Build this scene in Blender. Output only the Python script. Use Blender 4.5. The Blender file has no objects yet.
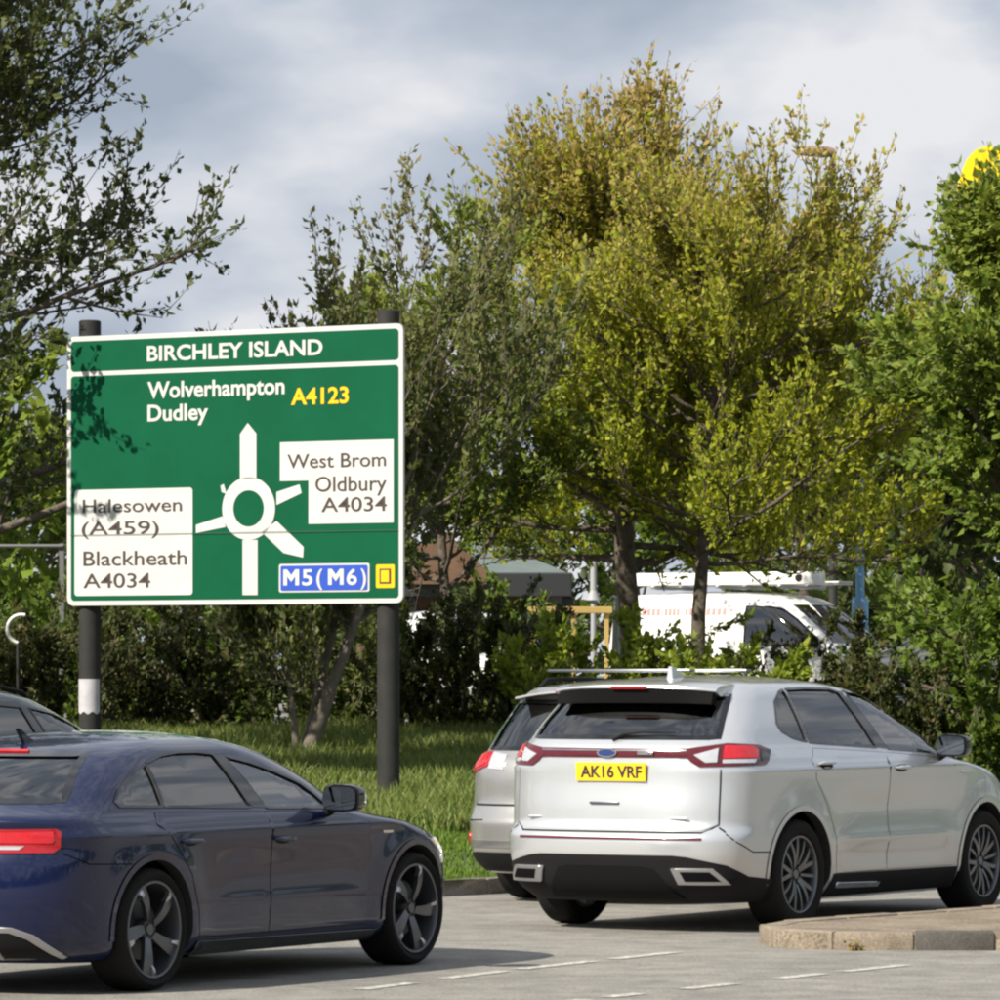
import bpy, bmesh, math, random
import numpy as np
from mathutils import Vector, Matrix
from mathutils.bvhtree import BVHTree
from mathutils.geometry import delaunay_2d_cdt
from mathutils.interpolate import poly_3d_calc

S = bpy.context.scene
COL = S.collection
R = math.radians
rnd = random.Random(7)

# ------------------------------------------------------------------ camera, sky, sun, exposure
FOC, HORIZON, CAMH = 5000.0, 675.0, 1.7          # focal length in px of a 1000 px picture, eye height in m
cam = bpy.data.cameras.new('camera'); cam_o = bpy.data.objects.new('camera', cam); COL.objects.link(cam_o)
cam.sensor_width = 36; cam.lens = 36 * FOC / 1000.0
cam.shift_y = (HORIZON - 500) / 1000.0
cam_o.location = (0, 0, CAMH); cam_o.rotation_euler = (R(90), 0, 0)
cam.clip_start = 0.5; cam.clip_end = 6000
S.camera = cam_o

SUN_AZ, SUN_EL = 49.0, 38.0                       # azimuth: degrees to the left of straight behind the camera
sd = Vector((-math.sin(R(SUN_AZ)) * math.cos(R(SUN_EL)), -math.cos(R(SUN_AZ)) * math.cos(R(SUN_EL)), math.sin(R(SUN_EL))))
sun = bpy.data.lights.new('sun', 'SUN'); sun.energy = 5.0; sun.angle = R(0.53); sun.color = (1.0, 0.93, 0.80)
sun_o = bpy.data.objects.new('sun', sun); COL.objects.link(sun_o)
sun_o.rotation_euler = (-sd).to_track_quat('-Z', 'Y').to_euler(); sun_o.location = (-30, -20, 40)

world = bpy.data.worlds.new('World'); S.world = world; world.use_nodes = True
def build_world():
    nt = world.node_tree; N = nt.nodes; L = nt.links
    N.clear()
    out = N.new('ShaderNodeOutputWorld'); bg = N.new('ShaderNodeBackground'); bg.inputs['Strength'].default_value = 0.056
    sky = N.new('ShaderNodeTexSky'); sky.sky_type = 'NISHITA'; sky.sun_disc = False
    sky.sun_elevation = R(SUN_EL); sky.sun_rotation = math.atan2(sd.x, sd.y) % (2 * math.pi)
    sky.air_density = 1.0; sky.dust_density = 0.6; sky.ozone_density = 2.0
    tc = N.new('ShaderNodeTexCoord')
    mp = N.new('ShaderNodeMapping'); mp.inputs['Scale'].default_value = (1, 1, 2.3); mp.inputs['Location'].default_value = SKY_OFF
    mp.inputs['Rotation'].default_value = (0, 0, R(25.0))
    L.new(tc.outputs['Generated'], mp.inputs['Vector'])
    n1 = N.new('ShaderNodeTexNoise'); n1.inputs['Scale'].default_value = 12.0; n1.inputs['Detail'].default_value = 7; n1.inputs['Roughness'].default_value = 0.5
    n2 = N.new('ShaderNodeTexNoise'); n2.inputs['Scale'].default_value = 11.0; n2.inputs['Detail'].default_value = 6; n2.inputs['Roughness'].default_value = 0.48
    mp2 = N.new('ShaderNodeMapping'); mp2.inputs['Location'].default_value = SKY_OFF2; mp2.inputs['Scale'].default_value = (1, 1, 2.0)
    mp2.inputs['Rotation'].default_value = (0, 0, R(25.0))
    L.new(tc.outputs['Generated'], mp2.inputs['Vector'])
    L.new(mp.outputs[0], n1.inputs['Vector']); L.new(mp2.outputs[0], n2.inputs['Vector'])
    cov = N.new('ShaderNodeValToRGB'); cov.color_ramp.elements[0].position = 0.22; cov.color_ramp.elements[1].position = 0.38
    L.new(n1.outputs['Fac'], cov.inputs['Fac'])
    shade = N.new('ShaderNodeValToRGB'); e = shade.color_ramp.elements
    e[0].position = 0.38; e[0].color = (4.3, 5.0, 6.1, 1)
    e[1].position = 0.63; e[1].color = (9.2, 9.3, 9.6, 1)
    m = e.new(0.51); m.color = (6.0, 6.6, 7.6, 1)
    L.new(n2.outputs['Fac'], shade.inputs['Fac'])
    mix = N.new('ShaderNodeMix'); mix.data_type = 'RGBA'
    L.new(cov.outputs['Color'], mix.inputs['Factor']); L.new(sky.outputs[0], mix.inputs['A']); L.new(shade.outputs['Color'], mix.inputs['B'])
    L.new(mix.outputs['Result'], bg.inputs['Color']); L.new(bg.outputs[0], out.inputs[0])
SKY_OFF = (0.35, 0.0, 0.9); SKY_OFF2 = (1.7, 0.0, 3.1)
build_world()
S.view_settings.view_transform = 'Standard'; S.view_settings.look = 'None'
S.view_settings.gamma = 1; S.view_settings.use_curve_mapping = False
S.view_settings.exposure = 0.66
S.render.engine = 'CYCLES'
S.cycles.filter_width = 2.4
S.cycles.max_bounces = 6; S.cycles.diffuse_bounces = 2; S.cycles.glossy_bounces = 3; S.cycles.transmission_bounces = 4; S.cycles.transparent_max_bounces = 24
S.cycles.sample_clamp_indirect = 6

# ------------------------------------------------------------------ helpers
def link(o, parent=None):
    COL.objects.link(o)
    if parent is not None: o.parent = parent
    return o
def tag(o, label=None, cat=None, group=None, kind=None):
    if label: o['label'] = label
    if cat: o['category'] = cat
    if group: o['group'] = group
    if kind: o['kind'] = kind
    return o
def empty(name, loc=(0, 0, 0), rz=0):
    o = bpy.data.objects.new(name, None); o.empty_display_size = 0.3
    link(o); o.location = loc; o.rotation_euler = (0, 0, rz); return o
def mk(name, V, F, mat, parent=None, smooth=False, angle=None):
    me = bpy.data.meshes.new(name)
    me.from_pydata([tuple(map(float, v)) for v in V], [], [tuple(f) for f in F]); me.update()
    for m in (mat if isinstance(mat, (list, tuple)) else [mat]): me.materials.append(m)
    if smooth:
        me.polygons.foreach_set('use_smooth', [True] * len(me.polygons))
        if angle: me.set_sharp_from_angle(angle=R(angle))
    o = bpy.data.objects.new(name, me); link(o, parent); return o
def fast_mesh(name, V, quads, mat, parent=None, attrs=None, tris=False):
    """numpy verts (n,3), faces (m,4) or (m,3)"""
    k = quads.shape[1]; me = bpy.data.meshes.new(name)
    me.vertices.add(len(V)); me.vertices.foreach_set('co', V.astype(np.float32).ravel())
    me.loops.add(quads.size); me.loops.foreach_set('vertex_index', quads.astype(np.int32).ravel())
    me.polygons.add(len(quads)); me.polygons.foreach_set('loop_start', np.arange(0, quads.size, k, dtype=np.int32))
    me.polygons.foreach_set('loop_total', np.full(len(quads), k, dtype=np.int32))
    me.update(calc_edges=True)
    for nm, a in (attrs or {}).items():
        at = me.attributes.new(nm, 'FLOAT', 'POINT'); at.data.foreach_set('value', a.astype(np.float32))
    me.materials.append(mat)
    o = bpy.data.objects.new(name, me); link(o, parent); return o
class MB:
    def __init__(s): s.V = []; s.F = []
    def add(s, V, F):
        b = len(s.V); s.V += [tuple(v) for v in V]; s.F += [tuple(i + b for i in f) for f in F]; return s
    def box(s, c, d, rz=0, bev=0.0):
        hx, hy, hz = d[0] / 2, d[1] / 2, d[2] / 2
        bm = bmesh.new(); bmesh.ops.create_cube(bm, size=1)
        for v in bm.verts: v.co = Vector((v.co.x * d[0], v.co.y * d[1], v.co.z * d[2]))
        if bev: bmesh.ops.bevel(bm, geom=bm.edges[:], offset=bev, segments=2, affect='EDGES', profile=0.5)
        M = Matrix.Translation(Vector(c)) @ Matrix.Rotation(rz, 4, 'Z')
        bm.verts.index_update()
        s.add([M @ v.co for v in bm.verts], [[v.index for v in f.verts] for f in bm.faces]); bm.free(); return s
    def tube(s, pts, rad, k=8, cap=True):
        pts = [Vector(p) for p in pts]; n = len(pts)
        if not hasattr(rad, '__len__'): rad = [rad] * n
        rings = []; up = None
        for i, p in enumerate(pts):
            t = (pts[min(i + 1, n - 1)] - pts[max(i - 1, 0)]).normalized()
            if up is None:
                a = Vector((0, 0, 1)) if abs(t.z) < 0.9 else Vector((1, 0, 0)); up = t.cross(a).normalized()
            up = (up - t * up.dot(t)).normalized(); w = t.cross(up)
            rings.append([p + (up * math.cos(j * 2 * math.pi / k) + w * math.sin(j * 2 * math.pi / k)) * rad[i] for j in range(k)])
        V = [v for r in rings for v in r]
        F = [(i * k + j, i * k + (j + 1) % k, (i + 1) * k + (j + 1) % k, (i + 1) * k + j) for i in range(n - 1) for j in range(k)]
        if cap: F += [tuple(range(k))[::-1], tuple((n - 1) * k + j for j in range(k))]
        return s.add(V, F)
    def lathe(s, prof, k=32, axis='y', c=(0, 0, 0), closed=False):
        """prof: list of (radius, along-axis)"""
        V = []; n = len(prof)
        for j in range(k):
            a = 2 * math.pi * j / k
            for r, h in prof:
                p = (r * math.cos(a), h, r * math.sin(a)) if axis == 'y' else (r * math.cos(a), r * math.sin(a), h)
                V.append((p[0] + c[0], p[1] + c[1], p[2] + c[2]))
        m = n if closed else n - 1
        F = [(j * n + i, j * n + (i + 1) % n, ((j + 1) % k) * n + (i + 1) % n, ((j + 1) % k) * n + i) for j in range(k) for i in range(m)]
        return s.add(V, F)
    def prism(s, poly, a, b, fn):
        """extrude a 2-D polygon between a and b; fn(u, v, w) -> 3-D"""
        n = len(poly); V = [fn(u, v, a) for u, v in poly] + [fn(u, v, b) for u, v in poly]
        F = [tuple(range(n))[::-1], tuple(range(n, 2 * n))] + [(i, (i + 1) % n, (i + 1) % n + n, i + n) for i in range(n)]
        return s.add(V, F)
    def build(s, name, mat, parent=None, smooth=False, angle=35): return mk(name, s.V, s.F, mat, parent, smooth, angle)
def copy_tree(o, parent=None):
    c = o.copy(); COL.objects.link(c); c.parent = parent
    for ch in list(o.children): copy_tree(ch, c)
    return c
def pix(x, y, d): return Vector(((x - 500) / FOC * d, d, CAMH - (y - HORIZON) / FOC * d))
def pchip(tab):
    xs = np.array([t[0] for t in tab], float); ys = np.array([t[1] for t in tab], float)
    h = np.diff(xs); dl = np.diff(ys) / h; m = np.zeros(len(xs)); m[0], m[-1] = dl[0], dl[-1]
    for i in range(1, len(xs) - 1):
        if dl[i - 1] * dl[i] > 0:
            w1 = 2 * h[i] + h[i - 1]; w2 = h[i] + 2 * h[i - 1]; m[i] = (w1 + w2) / (w1 / dl[i - 1] + w2 / dl[i])
    def f(x):
        x = np.clip(x, xs[0], xs[-1]); i = np.clip(np.searchsorted(xs, x, side='right') - 1, 0, len(xs) - 2)
        t = (x - xs[i]) / h[i]
        return ((2 * t**3 - 3 * t**2 + 1) * ys[i] + (t**3 - 2 * t**2 + t) * h[i] * m[i] + (-2 * t**3 + 3 * t**2) * ys[i + 1] + (t**3 - t**2) * h[i] * m[i + 1])
    return f
def catmull(P, n=6):
    P = [np.array(p, float) for p in P]; Q = [2 * P[0] - P[1]] + P + [2 * P[-1] - P[-2]]; out = []
    for i in range(1, len(Q) - 2):
        for k in range(n):
            t = k / n; a, b, c, d = Q[i - 1], Q[i], Q[i + 1], Q[i + 2]
            out.append(0.5 * (2 * b + (c - a) * t + (2 * a - 5 * b + 4 * c - d) * t * t + (3 * b - a - 3 * c + d) * t**3))
    out.append(P[-1]); return [tuple(o) for o in out]
def interp(tab, x): return float(np.interp(x, [t[0] for t in tab], [t[1] for t in tab]))

# ------------------------------------------------------------------ materials
MATS = {}
def mat(name, color=(0.5, 0.5, 0.5), rough=0.6, metal=0.0, coat=0.0, spec=0.5, emit=None, es=0, noise=None, bump=None, coat_rough=0.03):
    """noise=(scale, amount, colour2); bump=(scale, strength, distance)"""
    if name in MATS: return MATS[name]
    m = bpy.data.materials.new(name); m.use_nodes = True; nt = m.node_tree; b = nt.nodes['Principled BSDF']; L = nt.links
    b.inputs['Base Color'].default_value = (*color, 1); b.inputs['Roughness'].default_value = rough; b.inputs['Metallic'].default_value = metal
    b.inputs['Coat Weight'].default_value = coat; b.inputs['Coat Roughness'].default_value = coat_rough; b.inputs['Specular IOR Level'].default_value = spec
    if emit: b.inputs['Emission Color'].default_value = (*emit, 1); b.inputs['Emission Strength'].default_value = es
    tc = nt.nodes.new('ShaderNodeTexCoord')
    if noise:
        n = nt.nodes.new('ShaderNodeTexNoise'); n.inputs['Scale'].default_value = noise[0]; n.inputs['Detail'].default_value = 6; n.inputs['Roughness'].default_value = 0.6
        L.new(tc.outputs['Object'], n.inputs['Vector'])
        r = nt.nodes.new('ShaderNodeValToRGB'); r.color_ramp.elements[0].position = 0.5 - 0.25 / max(noise[1], .01) * .5; r.color_ramp.elements[1].position = 0.5 + 0.25 / max(noise[1], .01) * .5
        r.color_ramp.elements[0].color = (*color, 1); r.color_ramp.elements[1].color = (*noise[2], 1)
        L.new(n.outputs['Fac'], r.inputs['Fac']); L.new(r.outputs['Color'], b.inputs['Base Color'])
    if bump:
        n = nt.nodes.new('ShaderNodeTexNoise'); n.inputs['Scale'].default_value = bump[0]; n.inputs['Detail'].default_value = 5
        L.new(tc.outputs['Object'], n.inputs['Vector'])
        bp = nt.nodes.new('ShaderNodeBump'); bp.inputs['Strength'].default_value = bump[1]; bp.inputs['Distance'].default_value = bump[2]
        L.new(n.outputs['Fac'], bp.inputs['Height']); L.new(bp.outputs[0], b.inputs['Normal'])
    MATS[name] = m; return m
def glass_mat(name, tint, refl=1.0, ior=2.3):
    m = bpy.data.materials.new(name); m.use_nodes = True; nt = m.node_tree; N = nt.nodes; L = nt.links; N.clear()
    out = N.new('ShaderNodeOutputMaterial'); mx = N.new('ShaderNodeMixShader'); tr = N.new('ShaderNodeBsdfTransparent'); gl = N.new('ShaderNodeBsdfGlossy'); fr = N.new('ShaderNodeFresnel')
    tr.inputs['Color'].default_value = (*tint, 1); gl.inputs['Roughness'].default_value = 0.01; gl.inputs['Color'].default_value = (refl, refl, refl, 1); fr.inputs['IOR'].default_value = ior
    L.new(fr.outputs[0], mx.inputs[0]); L.new(tr.outputs[0], mx.inputs[1]); L.new(gl.outputs[0], mx.inputs[2]); L.new(mx.outputs[0], out.inputs[0])
    MATS[name] = m; return m
def leaf_mat(name, ramp, tip=None, trans=0.35):
    """ramp: colours spread over the leaves at random; tip: colour reached where the leaf attribute tint is 1"""
    m = bpy.data.materials.new(name); m.use_nodes = True; nt = m.node_tree; N = nt.nodes; L = nt.links; N.clear()
    out = N.new('ShaderNodeOutputMaterial'); geo = N.new('ShaderNodeNewGeometry'); rp = N.new('ShaderNodeValToRGB')
    e = rp.color_ramp.elements; n = len(ramp)
    while len(e) < n: e.new(0.5)
    for i, c in enumerate(ramp): e[i].position = i / (n - 1); e[i].color = (*c, 1)
    L.new(geo.outputs['Random Per Island'], rp.inputs['Fac']); col = rp.outputs['Color']
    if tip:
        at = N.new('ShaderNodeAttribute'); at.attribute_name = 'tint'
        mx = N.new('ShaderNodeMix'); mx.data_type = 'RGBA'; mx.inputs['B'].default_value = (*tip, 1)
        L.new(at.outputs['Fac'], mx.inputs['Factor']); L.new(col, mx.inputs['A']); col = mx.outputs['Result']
    df = N.new('ShaderNodeBsdfPrincipled'); df.inputs['Roughness'].default_value = 0.55; df.inputs['Specular IOR Level'].default_value = 0.35
    tl = N.new('ShaderNodeBsdfTranslucent'); ms = N.new('ShaderNodeMixShader'); ms.inputs[0].default_value = trans
    L.new(col, df.inputs['Base Color']); L.new(col, tl.inputs['Color']); L.new(df.outputs[0], ms.inputs[1]); L.new(tl.outputs[0], ms.inputs[2]); L.new(ms.outputs[0], out.inputs[0])
    MATS[name] = m; return m

M_black = mat('black_plastic', (0.011, 0.011, 0.012), 0.65, spec=.16, bump=(300, .1, .001))
M_int = mat('car_interior', (0.02, 0.02, 0.021), 0.8, noise=(40, .6, (0.035, 0.034, 0.033)))
M_gloss = mat('gloss_black', (0.008, 0.008, 0.009), 0.12, coat=0.6)
M_rubber = mat('tyre_rubber', (0.010, 0.010, 0.010), 0.85, spec=.15, noise=(60, .6, (0.018, 0.017, 0.016)), bump=(180, .25, .002))
M_chrome = mat('chrome', (0.75, 0.75, 0.76), 0.12, 1.0)
M_mirror = mat('mirror_glass', (0.30, 0.31, 0.31), 0.02, 1.0)
M_alloy_d = mat('grey_alloy', (0.14, 0.145, 0.16), 0.35, 0.8)
M_alloy_f = mat('polished_grey_alloy', (0.20, 0.21, 0.23), 0.32, 0.85)
M_alloy_l = mat('silver_alloy', (0.5, 0.5, 0.52), 0.3, 0.9)
M_disc = mat('brake_steel', (0.10, 0.10, 0.10), 0.5, 0.9)
M_red = mat('red_lamp_lens', (0.34, 0.006, 0.012), 0.18, coat=0.7)
M_redlit = mat('lit_red_lamp', (0.36, 0.006, 0.014), 0.25, coat=0.6, emit=(1, 0.015, 0.025), es=0.08, noise=(18, .8, (0.44, 0.012, 0.02)))
M_reddark = mat('dark_red_lens', (0.085, 0.004, 0.008), 0.12, coat=0.8)
M_clear = mat('clear_lamp_lens', (0.72, 0.72, 0.74), 0.12, 0.6, coat=0.9)
M_amber = mat('pale_lamp_lens', (0.85, 0.82, 0.65), 0.12, coat=0.9)
M_plate = mat('yellow_plate', (0.80, 0.50, 0.012), 0.35, coat=0.3)
M_platetxt = mat('plate_letters', (0.02, 0.02, 0.02), 0.5)
M_seat = mat('seat_fabric', (0.035, 0.034, 0.033), 0.85, noise=(25, .6, (0.06, 0.058, 0.055)))
M_gdark = glass_mat('tinted_glass', (0.10, 0.105, 0.11)); M_glight = glass_mat('clear_glass', (0.84, 0.89, 0.86), ior=2.9)
M_gmid = glass_mat('screen_glass', (0.45, 0.48, 0.47))
M_paint_blue = mat('navy_paint', (0.0016, 0.0055, 0.036), 0.30, 0.1, coat=1.0, spec=.2, noise=(700, .5, (0.002, 0.007, 0.045)))
M_paint_silver = mat('silver_paint', (0.58, 0.60, 0.63), 0.30, 0.62, coat=1.0, noise=(800, .5, (0.64, 0.66, 0.685)))
M_paint_grey = mat('champagne_paint', (0.46, 0.45, 0.44), 0.30, 0.75, coat=1.0, noise=(800, .5, (0.51, 0.50, 0.485)))
M_paint_black = mat('black_paint', (0.012, 0.018, 0.022), 0.25, 0.3, coat=1.0)
M_paint_white = mat('white_paint', (0.78, 0.78, 0.77), 0.35, 0.0, coat=0.7, noise=(6, .8, (0.72, 0.715, 0.70)))
M_seam = mat('panel_gap', (0.006, 0.006, 0.007), 0.9, spec=.05)
M_vent = mat('diffuser_black', (0.006, 0.006, 0.006), 0.7, spec=.12)

# ------------------------------------------------------------------ ground, road, kerbs
KERB = [(-300, 41), (-14, 40.6), (-6, 40.0), (-4, 39.6), (-1.6, 38.7), (-0.9, 38.35), (-0.45, 38.22), (-0.2, 38.55), (0.2, 39.3), (0.8, 40.4), (1.7, 41.7), (3.2, 43.4), (6, 45.3), (12, 47.2), (300, 60)]
BANK = [(0, .12), (1.0, .16), (4, .34), (6.6, .50), (10, .78), (14, 1.05), (18, 1.05), (3000, 1.05)]
def kerb_y(X): return np.interp(X, [k[0] for k in KERB], [k[1] for k in KERB])
def terrain(X, Y):
    t = np.maximum(Y - kerb_y(X), 0)
    return np.interp(t, [b[0] for b in BANK], [b[1] for b in BANK])
def tz(X, Y): return float(terrain(X, Y))

def ground_mats():
    def base(name):
        m = bpy.data.materials.new(name); m.use_nodes = True; nt = m.node_tree
        return m, nt, nt.nodes['Principled BSDF'], nt.nodes.new('ShaderNodeNewGeometry')
    def noise(nt, geo, sc, det=5, ro=.6, vec=None):
        n = nt.nodes.new('ShaderNodeTexNoise'); n.inputs['Scale'].default_value = sc; n.inputs['Detail'].default_value = det; n.inputs['Roughness'].default_value = ro
        nt.links.new(vec or geo.outputs['Position'], n.inputs['Vector']); return n
    def ramp(nt, fac, els):
        r = nt.nodes.new('ShaderNodeValToRGB'); e = r.color_ramp.elements
        while len(e) < len(els): e.new(.5)
        for i, (p, c) in enumerate(els): e[i].position = p; e[i].color = (*c, 1)
        nt.links.new(fac, r.inputs['Fac']); return r
    def mult(nt, a, b, f=1.0):
        x = nt.nodes.new('ShaderNodeMix'); x.data_type = 'RGBA'; x.blend_type = 'MULTIPLY'; x.inputs['Factor'].default_value = f
        nt.links.new(a, x.inputs['A']); nt.links.new(b, x.inputs['B']); return x.outputs['Result']
    # worn asphalt
    m, nt, b, g = base('asphalt')
    n1 = noise(nt, g, 0.7, 4); n2 = noise(nt, g, 48, 4, .8); n3 = noise(nt, g, 3.2, 7, .7)
    r1 = ramp(nt, n1.outputs['Fac'], [(.3, (0.195, 0.187, 0.170)), (.7, (0.262, 0.25, 0.228))])
    r2 = ramp(nt, n2.outputs['Fac'], [(.30, (.42, .42, .42)), (.5, (1, 1, 1)), (.70, (1.65, 1.62, 1.55))])
    r3 = ramp(nt, n3.outputs['Fac'], [(.34, (.68, .68, .68)), (.62, (1.08, 1.08, 1.08))])
    c = mult(nt, mult(nt, r1.outputs[0], r2.outputs[0]), r3.outputs[0]); nt.links.new(c, b.inputs['Base Color'])
    b.inputs['Roughness'].default_value = .85
    bp = nt.nodes.new('ShaderNodeBump'); bp.inputs['Strength'].default_value = .5; bp.inputs['Distance'].default_value = .008
    nt.links.new(n2.outputs['Fac'], bp.inputs['Height']); nt.links.new(bp.outputs[0], b.inputs['Normal']); MATS['asphalt'] = m
    # island surface
    m, nt, b, g = base('island_surface')
    n2 = noise(nt, g, 45, 4, .75); n1 = noise(nt, g, 3, 5)
    r1 = ramp(nt, n1.outputs['Fac'], [(.3, (0.15, 0.12, 0.09)), (.7, (0.27, 0.225, 0.17))])
    r2 = ramp(nt, n2.outputs['Fac'], [(.32, (.4, .38, .36)), (.5, (1, 1, 1)), (.7, (1.6, 1.55, 1.5))])
    nt.links.new(mult(nt, r1.outputs[0], r2.outputs[0]), b.inputs['Base Color']); b.inputs['Roughness'].default_value = .9
    bp = nt.nodes.new('ShaderNodeBump'); bp.inputs['Strength'].default_value = .8; bp.inputs['Distance'].default_value = .012
    nt.links.new(n2.outputs['Fac'], bp.inputs['Height']); nt.links.new(bp.outputs[0], b.inputs['Normal']); MATS['island_surface'] = m
    # worn road paint
    m, nt, b, g = base('road_paint')
    n2 = noise(nt, g, 22, 6, .75)
    r2 = ramp(nt, n2.outputs['Fac'], [(.40, (0.23, 0.215, 0.19)), (.60, (0.60, 0.585, 0.55))])
    nt.links.new(r2.outputs[0], b.inputs['Base Color']); b.inputs['Roughness'].default_value = .7; MATS['road_paint'] = m
    # soil and thatch under the grass
    m, nt, b, g = base('turf_soil')
    n1 = noise(nt, g, 1.5, 5); n2 = noise(nt, g, 30, 4)
    r1 = ramp(nt, n1.outputs['Fac'], [(.3, (0.05, 0.075, 0.018)), (.7, (0.085, 0.12, 0.028))])
    r2 = ramp(nt, n2.outputs['Fac'], [(.3, (.6, .6, .6)), (.7, (1.3, 1.3, 1.2))])
    nt.links.new(mult(nt, r1.outputs[0], r2.outputs[0]), b.inputs['Base Color']); b.inputs['Roughness'].default_value = .95; MATS['turf_soil'] = m
    # concrete kerb, per-stone variation
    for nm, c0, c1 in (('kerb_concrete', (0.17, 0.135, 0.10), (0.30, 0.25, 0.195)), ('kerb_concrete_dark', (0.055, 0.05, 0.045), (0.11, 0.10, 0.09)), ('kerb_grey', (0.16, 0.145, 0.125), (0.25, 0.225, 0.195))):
        m, nt, b, g = base(nm)
        n1 = noise(nt, g, 5, 7, .7); n2 = noise(nt, g, 70, 3)
        r1 = ramp(nt, n1.outputs['Fac'], [(.3, c0), (.7, c1)]); r2 = ramp(nt, n2.outputs['Fac'], [(.3, (.7, .7, .7)), (.7, (1.2, 1.2, 1.2))])
        nt.links.new(mult(nt, r1.outputs[0], r2.outputs[0]), b.inputs['Base Color']); b.inputs['Roughness'].default_value = .9
        bp = nt.nodes.new('ShaderNodeBump'); bp.inputs['Strength'].default_value = .5; bp.inputs['Distance'].default_value = .008
        nt.links.new(n2.outputs['Fac'], bp.inputs['Height']); nt.links.new(bp.outputs[0], b.inputs['Normal']); MATS[nm] = m
ground_mats()

def build_ground():
    xs = np.unique(np.concatenate([[-300, -80, -30, -14], np.arange(-10, 12.01, .4), [[k[0] for k in KERB]][0], [20, 40, 80, 300]]))
    # road: from behind the camera to the kerb
    V = []; F = []
    for X in xs: V += [(X, -250, 0), (X, 10, 0), (X, 30, 0), (X, float(kerb_y(X)) + .06, 0)]
    for i in range(len(xs) - 1):
        for j in range(3): F.append((i * 4 + j, (i + 1) * 4 + j, (i + 1) * 4 + j + 1, i * 4 + j + 1))
    tag(mk('road', V, F, MATS['asphalt']), kind='structure')
    ts = [0.10, .5, 1, 2, 3, 4, 5, 6.6, 8, 10, 12, 14, 16, 18, 40, 120, 500, 2500]
    V = []; F = []; n = len(ts)
    for X in xs:
        for t in ts:
            Y = float(kerb_y(X)) + t; V.append((X * (1 + max(t - 40, 0) / 100), Y, tz(X, Y) - .0))
    for i in range(len(xs) - 1):
        for j in range(n - 1): F.append((i * n + j, (i + 1) * n + j, (i + 1) * n + j + 1, i * n + j + 1))
    tag(mk('grass_bank', V, F, MATS['turf_soil']), kind='structure')
    # car park beyond the hedge
    V = []; F = []
    for X in (-60, -20, 20, 60): V += [(X, 59.5, 1.056), (X, 125, 1.056)]
    for i in range(3): F.append((2 * i, 2 * i + 2, 2 * i + 3, 2 * i + 1))
    tag(mk('car_park', V, F, MATS['asphalt']), kind='structure')
build_ground()

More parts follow.
